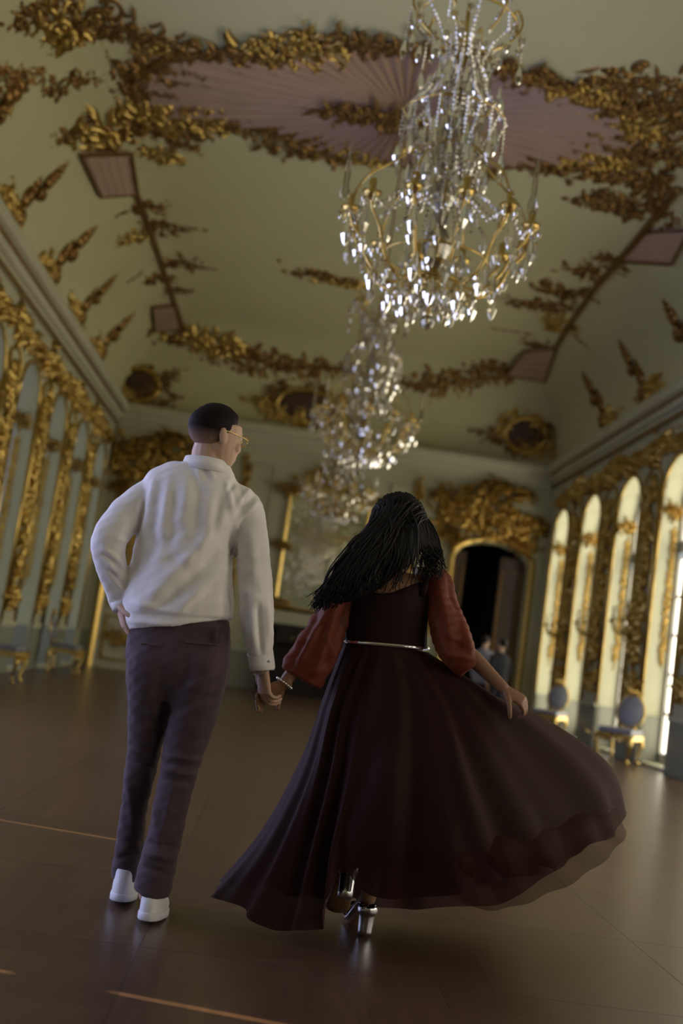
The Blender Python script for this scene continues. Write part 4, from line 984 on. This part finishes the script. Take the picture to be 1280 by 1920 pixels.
hand(wb, ww_r, P(985, 1318, YW-.14)-ww_r, Vector((0, .5, -.85)), -1, .86, [.75, .8, .8, .8], .05, .5)
# legs and feet
fw = FL(682, 1757)
foot_r0 = Vector((fw.x, fw.y+.03, .10)); toe_r = Vector((fw.x-.03, fw.y+.2, .025))
hipw = P(722, 1260, YW)
wb.loft([(P(724, 1225, YW), .13, .09), (hipw, .15, .11), (P(716, 1320, YW), .15, .11)], 16, 3, side=(1, 0, 0))
wb.loft([(P(750, 1300, YW), .075), (P(728, 1430, YW+.03), .06), (P(705, 1560, YW+.0), .045), (P(694, 1640, fw.y+.03), .034), (foot_r0+Vector((0, .0, .04)), .03), (foot_r0+Vector((-.005, .06, -.0)), .032), (toe_r-Vector((0, .03, -.0)), .03), (toe_r+Vector((0, .03, 0)), .02)], 12, 3)
hl = P(646, 1683, 3.94); hax = Vector((.04, .45, .89)).normalized(); hfw = Vector((-.04, .89, -.45)).normalized()
wb.loft([(P(700, 1300, YW), .075), (P(690, 1440, YW+.02), .058), (P(668, 1560, YW+.06), .045), (hl+hax*.21, .032), (hl+hax*.145+hfw*.02, .03), (hl+hax*.095+hfw*.10, .028), (hl+hax*.048+hfw*.18, .024)], 12, 3)
woman = obj('person', remesh(wb, .0040, 3, M['skin2'], 'person'), None, 'woman in flowing maroon dress with long dark hair, holding up her skirt', 'person')
# bodice
bb = MB()
wt2 = [(1218, 724, 77, .10), (1200, 724, 77, .10), (1165, 725, 77, .102), (1135, 727, 79, .104), (1116, 729, 79, .102), (1113, 729, 72, .09)]
bb.loft([(P(c, y, YW), hw*k_, hd) for y, c, hw, hd in wt2], 24, 3, side=(1, 0, 0), pw=2.3)
bod = obj('bodice', remesh(bb, .006, 3, M['bodice'], 'bodice'), woman)
MB().loft([(P(724.6, 1212, YW), 80*k_, .108), (P(724.8, 1209.5, YW), 81*k_, .110), (P(725, 1207, YW), 80*k_, .108)], 32, 2, side=(1, 0, 0), caps=False, pw=2.3).build('belt', M['silver'], woman, True)
for s, x in ((-1, 668), (1, 792)):
    MB().loft([(P(x, 1118, YW-.08), .012, .004), (P(x+s*6, 1090, YW-.07), .012, .004), (P(x+s*6, 1070, YW-.01), .012, .004)], 8, 3, side=(1, 0, 0)).build('shoulder_strap', M['bodice'], bod, True)
# sleeves
def sleeve(rings, name, segs):
    mb = MB(); mb.loft(rings, 26, 5)
    me = remesh(mb, .0065, 3, M['sleeve'], name); displace(me, fold_fn([q[:5]+(q[5]*1.6,) for q in segs], .004)); return obj(name, me, woman)
sleeve([(P(812, 1078, YW), .04, .045), (P(822, 1098, YW-.01), .058, .062), (P(830, 1140, YW-.03), .060, .066), (P(845, 1190, YW-.06), .068, .070), (P(862, 1230, YW-.09), .062, .060), (P(880, 1256, YW-.10), .040, .042)], 'sleeve',
       [(820, 1090, 850, 1230, 8, 8), (840, 1080, 870, 1200, 7, -7), (812, 1130, 840, 1230, 7, 7), (850, 1130, 885, 1230, 7, 6), (830, 1200, 875, 1215, 6, -7), (840, 1225, 885, 1235, 6, 7)])
sleeve([(P(660, 1088, YW), .04, .045), (P(645, 1110, YW-.01), .056, .06), (P(620, 1165, YW-.03), .066, .066), (P(595, 1215, YW-.06), .080, .072), (P(572, 1255, YW-.06), .086, .07), (P(563, 1272, YW-.06), .080, .06)], 'sleeve',
       [(640, 1110, 590, 1260, 8, 8), (655, 1130, 620, 1270, 8, -8), (620, 1140, 560, 1240, 7, 7), (610, 1190, 640, 1270, 7, 6), (600, 1130, 545, 1250, 7, -6)])
# bracelet
br_ = MB(); wd = (ww_l-we_l).normalized(); s1 = wd.orthogonal().normalized(); s2 = wd.cross(s1)
for k in range(18):
    a = 2*math.pi*k/18; br_.ell(ww_l-wd*.005+(s1*math.cos(a)+s2*math.sin(a))*.030, (.0052,)*3, 7)
br_.build('bracelet', M['silver'], woman, True)
# ---- skirt: paths from waist to hem for a ring of directions (angle 0 = right, 270 = towards the camera)
W0 = lambda a: P(724, 1214, YW)+Vector((78*k_*math.cos(math.radians(a)), .103*math.sin(math.radians(a)), 0))
keys = [
    (0,   [(880, 1290, 4.12), (1010, 1345, 4.25), (1135, 1432, 4.35), (1166, 1520, 4.38)]),
    (28,  [(850, 1330, 4.30), (980, 1430, 4.55), (1080, 1530, 4.68), (1085, 1600, 4.70)]),
    (60,  [(800, 1350, 4.30), (870, 1490, 4.52), (930, 1620, 4.60), (935, 1692, 4.60)]),
    (90,  [(730, 1340, 4.32), (745, 1480, 4.46), (755, 1620, 4.50), (750, 1702, 4.46)]),
    (120, [(670, 1330, 4.30), (640, 1470, 4.40), (610, 1590, 4.44), (600, 1680, 4.44)]),
    (150, [(622, 1325, 4.24), (585, 1450, 4.30), (530, 1570, 4.34), (480, 1660, 4.34)]),
    (180, [(606, 1310, 4.08), (562, 1430, 4.10), (490, 1560, 4.12), (398, 1664, 4.12)]),
    (203, [(612, 1320, 3.99), (575, 1450, 3.96), (510, 1590, 3.96), (440, 1701, 3.97)]),
    (225, [(630, 1325, 3.93), (600, 1460, 3.89), (555, 1610, 3.90), (515, 1741, 3.93)]),
    (245, [(660, 1330, 3.90), (640, 1460, 3.85), (612, 1610, 3.87), (600, 1742, 3.92)]),
    (257, [(685, 1330, 3.88), (665, 1460, 3.83), (638, 1570, 3.83), (627, 1652, 3.86)]),
    (264, [(705, 1330, 3.88), (690, 1455, 3.82), (664, 1565, 3.81), (650, 1640, 3.84)]),
    (273, [(735, 1330, 3.88), (720, 1450, 3.80), (706, 1575, 3.80), (694, 1684, 3.86)]),
    (290, [(790, 1330, 3.88), (800, 1450, 3.80), (805, 1580, 3.79), (812, 1676, 3.84)]),
    (310, [(840, 1325, 3.90), (880, 1440, 3.82), (925, 1560, 3.82), (955, 1650, 3.86)]),
    (330, [(890, 1310, 3.94), (960, 1400, 3.92), (1040, 1520, 3.95), (1080, 1605, 4.00)]),
    (346, [(925, 1302, 3.99), (1030, 1375, 4.05), (1125, 1470, 4.12), (1150, 1562, 4.16)]),
]
def skirt_grid(nA, nT, t1=1.0, amp=1.0, inset=0.0, hemdrop=None):
    K = len(keys); ang = [k[0] for k in keys]
    tabl = [[W0(a)+Vector((0, 0, .004))]+[P(*q) for q in pts] for a, pts in keys]
    def crv(p0, p1, p2, p3, t): return .5*((2*p1)+(p2-p0)*t+(2*p0-5*p1+4*p2-p3)*t*t+(3*p1-p0-3*p2+p3)*t**3)
    V = []
    for j in range(nT+1):
        tt = j/nT*t1*4; i = min(3, int(tt)); f = tt-i
        row = []
        for c in range(K):
            L = tabl[c]; row.append(crv(L[max(0, i-1)], L[i], L[i+1], L[min(4, i+2)], f))
        for q in range(nA):
            a = 360*q/nA; c = max(x for x in range(K) if ang[x] <= a+1e-6); a0 = ang[c]; a1 = ang[(c+1) % K]+(360 if c == K-1 else 0); u = (a-a0)/(a1-a0)
            p = crv(row[(c-1) % K], row[c], row[(c+1) % K], row[(c+2) % K], u)
            T = j/nT; ctr_ = P(724-30*T, 1214+380*T, YW); d = Vector((p.x-ctr_.x, p.y-ctr_.y, 0)).normalized()
            ar = math.radians(a)
            fold = (math.sin(17*ar+1.2*math.sin(3*ar)+1.5*T)*.55+math.sin(29*ar+2*math.sin(2*ar)-1.0*T)*.3+.3*math.sin(7*ar+2.5*T))
            p = p+d*(fold*.030*amp*T**.8*(1.0+.4*math.sin(5*ar))-inset)
            p.z = max(p.z+.010*T*math.sin(11*ar)*T, .006)
            V.append(p)
    return V
def skirt_obj(name, nA, nT, m, **kw):
    V = skirt_grid(nA, nT, **kw); mb = MB(); fs = []
    for j in range(nT):
        for q in range(nA): fs.append((j*nA+q, j*nA+(q+1) % nA, (j+1)*nA+(q+1) % nA, (j+1)*nA+q))
    mb.add(V, fs); return mb.build(name, m, woman, True)
skirt_obj('skirt', 240, 60, M['skirt'], amp=1.0)
# shorter lining inside and a sheer outer layer that trails lower on the right
skirt_obj('skirt_lining', 120, 30, M['bodice'], t1=.86, amp=.5, inset=.025)
ov = []
for (px, py, Y) in [(600, 1440, 0)]: pass
okeys = [((800, 1520, 3.93), (815, 1600, 3.80), (838, 1668, 3.84), (868, 1698, 3.92)), ((870, 1520, 3.92), (890, 1600, 3.80), (915, 1670, 3.88), (935, 1706, 3.98)), ((950, 1515, 3.94), (980, 1595, 3.84), (1000, 1650, 3.92), (1010, 1684, 4.02)),
         ((1030, 1505, 4.02), (1060, 1575, 3.93), (1080, 1620, 4.00), (1090, 1645, 4.08)), ((1090, 1490, 4.12), (1125, 1545, 4.04), (1140, 1580, 4.10), (1150, 1597, 4.16)), ((1125, 1470, 4.25), (1155, 1515, 4.20), (1168, 1545, 4.24), (1176, 1560, 4.26))]
def grid_surface(tab, nu, nv, wob):
    def crv(p0, p1, p2, p3, t): return .5*((2*p1)+(p2-p0)*t+(2*p0-5*p1+4*p2-p3)*t*t+(3*p1-p0-3*p2+p3)*t**3)
    def ev(L, t):
        i = min(len(L)-2, int(t)); return crv(L[max(0, i-1)], L[i], L[i+1], L[min(len(L)-1, i+2)], t-i)
    mb = MB(); V = []
    for j in range(nv+1):
        for i in range(nu+1):
            p = ev([ev([P(*q) for q in row], j/nv*(len(row)-1)) for row in tab], i/nu*(len(tab)-1))
            p = p+Vector((0, 1, 0))*wob*math.sin(i*.55+.6*math.sin(j*.2))*(.3+j/nv)
            p.z = max(p.z, .006); V.append(p)
    mb.add(V, [(j*(nu+1)+i, j*(nu+1)+i+1, (j+1)*(nu+1)+i+1, (j+1)*(nu+1)+i) for j in range(nv) for i in range(nu)]); return mb
grid_surface(okeys, 60, 20, .012).build('sheer_overlay', M['chiffon'], woman, True)
# ---- shoes
def heel_shoe(name, hp, ax, fwd, sole):
    """hp: centre of the heel tip, ax: up along the heel, fwd: toe direction"""
    ax = ax.normalized(); fwd = (fwd-ax*fwd.dot(ax)).normalized(); sd = ax.cross(fwd)
    s = empty(name, (0, 0, 0)); s.parent = woman
    MB().loft([(hp, .026, .024), (hp+ax*.07, .029, .027), (hp+ax*.085, .036, .033), (hp+ax*.105, .036, .034), (hp+ax*.118, .022, .022)], 16, 3, side=sd).build('block_heel', M['silver'], s, True)
    MB().loft([(hp+ax*.112-fwd*.02, .024, .005), (hp+ax*.11+fwd*.03, .033, .006), (hp+ax*.075+fwd*.09, .034, .007), (hp+ax*.028+fwd*.15, .042, .012), (hp+ax*.014+fwd*.20, .042, .013), (hp+ax*.016+fwd*.235, .02, .010)], 14, 3, side=sd).build('sole', M['tan'] if sole else M['silver'], s, True)
    if not sole: MB().tube([hp+ax*.035+fwd*.16+sd*.045, hp+ax*.07+fwd*.15+sd*.028, hp+ax*.078+fwd*.145, hp+ax*.07+fwd*.15-sd*.028, hp+ax*.035+fwd*.16-sd*.045], .012, 6, 3).build('toe_strap', M['silver'], s, True)
heel_shoe('heeled_shoe', Vector((fw.x, fw.y, .004)), Vector((.0, 0, 1)), Vector((-.15, 1, 0)), False)
heel_shoe('heeled_shoe', hl, hax, hfw, True)
# ---- hair
hv = MB()
hv.ell(P(745, 985, YW+.0), (.108, .118, .112), 20)
hv.loft([(P(735, 1000, YW-.03), .095, .08), (P(702, 1045, YW-.08), .10, .05), (P(664, 1082, YW-.10), .085, .032), (P(630, 1110, YW-.11), .05, .02), (P(612, 1122, YW-.11), .02, .01)], 18, 4, side=(1, 0, 0))
hv.loft([(P(752, 1000, YW-.04), .085, .07), (P(745, 1035, YW-.09), .07, .04), (P(732, 1058, YW-.11), .045, .02), (P(722, 1070, YW-.11), .02, .01)], 16, 4, side=(1, 0, 0))
hv.loft([(P(785, 985, YW), .045, .055), (P(802, 1012, YW-.01), .032, .035), (P(810, 1040, YW-.03), .024, .026), (P(808, 1066, YW-.05), .012, .012)], 14, 4)
hme = remesh(hv, .007, 4, M['hairw'], 'hair')
hair = obj('hair', hme, woman)
hr = random.Random(9); locks = MB()
def lock(p0, mids, end, r0, wave, seed):
    n = 12; pts = []; L = [p0]+mids+[end]; ph = seed*1.7
    def crv(a, b, c, d, t): return .5*((2*b)+(c-a)*t+(2*a-5*b+4*c-d)*t*t+(3*b-a-3*c+d)*t**3)
    N = len(L)-1
    for i in range(N*5+1):
        t = i/5; k = min(N-1, int(t)); p = crv(L[max(0, k-1)], L[k], L[k+1], L[min(N, k+2)], t-k); u = i/(N*5)
        pts.append(p+Vector((math.sin(u*13+ph), math.cos(u*11+ph)*.5, math.cos(u*13+ph)*.5))*wave*u*u)
    m_ = len(pts); locks.tube(pts, [max(.0015, r0*(1-.8*(q/(m_-1))**1.6)) for q in range(m_)], 5, 1)
for k in range(700):
    u = hr.random(); a = hr.uniform(-1.3, 1.3)
    p0 = P(745, 984, YW)+Vector((.116*math.sin(a)*.9, -.03-.085*u*math.cos(a), .118*math.cos(a)*(1-.35*u)))
    if k < 500:      # swept to the left
        v = hr.random(); p1 = P(738-62*v+14*hr.random(), 985+22*v+hr.uniform(-8, 8), YW-.12-.02*hr.random())
        p2 = P(716-76*v+hr.uniform(-8, 8), 1042+14*v+hr.uniform(-12, 12), YW-.145-.02*hr.random())
        e = P(700-112*v+hr.uniform(-12, 12), 1090+45*v+hr.uniform(-14, 16), YW-.14-.03*hr.random())
        lock(p0, [p1, p2], e, hr.uniform(.0035, .006), .014, k)
    elif k < 560:    # straight down over the back
        v = hr.random(); lock(p0, [P(722+62*v, 990, YW-.13), P(718+64*v, 1045, YW-.15)], P(690+85*v+hr.uniform(-8, 8), 1092+hr.uniform(-18, 22), YW-.135), hr.uniform(.003, .005), .010, k)
    else:            # curls on the right
        v = hr.random(); lock(p0, [P(768+28*v, 960+8*v, YW-.09+.05*v), P(785+38*v, 1008+16*v, YW-.10+.04*v)], P(790+38*v, 1064+hr.uniform(-18, 24), YW-.10), hr.uniform(.0035, .0055), .022, k)
lo = locks.build('hair_locks', M['hairw'], hair, True); lo['kind'] = 'stuff'
# wisps at the left tips
# ------------------------------------------------------------------ two visitors by the far door
def visitor(x, y, h, turn, top, legs, label, hairm):
    r = empty('person', (x, y, 0), turn); s = h/1.75
    b = MB(); Mx = Matrix.Translation((0, 0, 1.63*s)) @ Matrix.Diagonal((s, s, s, 1))
    head_parts(b, Mx)
    V = lambda a, c, d: Vector((a*s, c*s, d*s))
    b.loft([(V(0, 0, 1.42), .06*s, .06*s), (V(0, 0, 1.5), .052*s, .055*s), (V(0, .01, 1.6), .05*s, .055*s)], 12, 2)
    b.loft([(V(0, 0, .85), .13*s, .09*s), (V(0, 0, 1.1), .13*s, .09*s), (V(0, 0, 1.35), .16*s, .09*s), (V(0, 0, 1.45), .1*s, .07*s)], 14, 3, side=(1, 0, 0))
    for q in (-1, 1):
        b.loft([(V(q*.17, 0, 1.4), .045*s), (V(q*.22, -.01, 1.12), .038*s), (V(q*.2, .06, .88), .028*s)], 10, 3); hand(b, V(q*.2, .06, .88), V(-q*.1, .3, -1), V(-q, 0, 0), q, s, .3)
        b.loft([(V(q*.09, 0, .88), .07*s), (V(q*.09, 0, .5), .055*s), (V(q*.09, -.02, .1), .035*s), (V(q*.09, .06, .04), .035*s), (V(q*.09, .14, .03), .025*s)], 12, 3)
    me = remesh(b, .008, 2, M['skin'], 'person'); COL.objects.unlink(r); bpy.data.objects.remove(r)
    r = obj('person', me, None, label, 'person', group=None); r.location = (x, y, 0); r.rotation_euler = (0, 0, turn)
    t = MB(); t.loft([(V(0, 0, .8), .19*s, .14*s), (V(0, 0, 1.05), .18*s, .13*s), (V(0, 0, 1.3), .20*s, .125*s), (V(0, 0, 1.42), .16*s, .1*s), (V(0, 0, 1.49), .075*s, .075*s)], 18, 3, side=(1, 0, 0))
    for q in (-1, 1): t.loft([(V(q*.14, 0, 1.4), .07*s), (V(q*.19, 0, 1.33), .068*s), (V(q*.23, -.01, 1.12), .058*s), (V(q*.2, .05, .92), .046*s)], 12, 3)
    obj('jacket' if top == 'navy' else 'shirt', remesh(t, .012, 4, M[top], 'top'), r)
    l = MB(); l.loft([(V(0, 0, .95), .17*s, .12*s), (V(0, 0, .78), .17*s, .12*s)], 14, 2, side=(1, 0, 0))
    for q in (-1, 1): l.loft([(V(q*.09, 0, .85), .085*s), (V(q*.09, 0, .5), .07*s), (V(q*.09, -.02, .1), .055*s)], 12, 3)
    obj('trousers', remesh(l, .012, 4, M[legs], 'trousers'), r)
    for q in (-1, 1): MB().loft([(V(q*.09, -.09, .035), .03*s, .03*s), (V(q*.09, -.03, .05), .045*s, .045*s), (V(q*.09, .1, .035), .045*s, .03*s), (V(q*.09, .19, .025), .025*s, .02*s)], 12, 3, side=(1, 0, 0)).build('shoe', M['navy'], r, True)
    hbm = MB(); hbm.ell(V(0, -.03, 1.675), (.085*s, .1*s, .09*s), 14); hbm.build('hair', M['hairw'], r, True)
    return r
pv = P(936, 1250, 21.6); visitor(pv.x, 21.6, 1.68, .5, 'navy', 'navy', 'distant person in dark jacket standing at the right doorway', 0)
pv = P(904, 1250, 22.2); visitor(pv.x, 22.2, 1.72, -.6, 'blueshirt', 'navy', 'distant person in pale shirt left of the dark-jacketed one', 0)
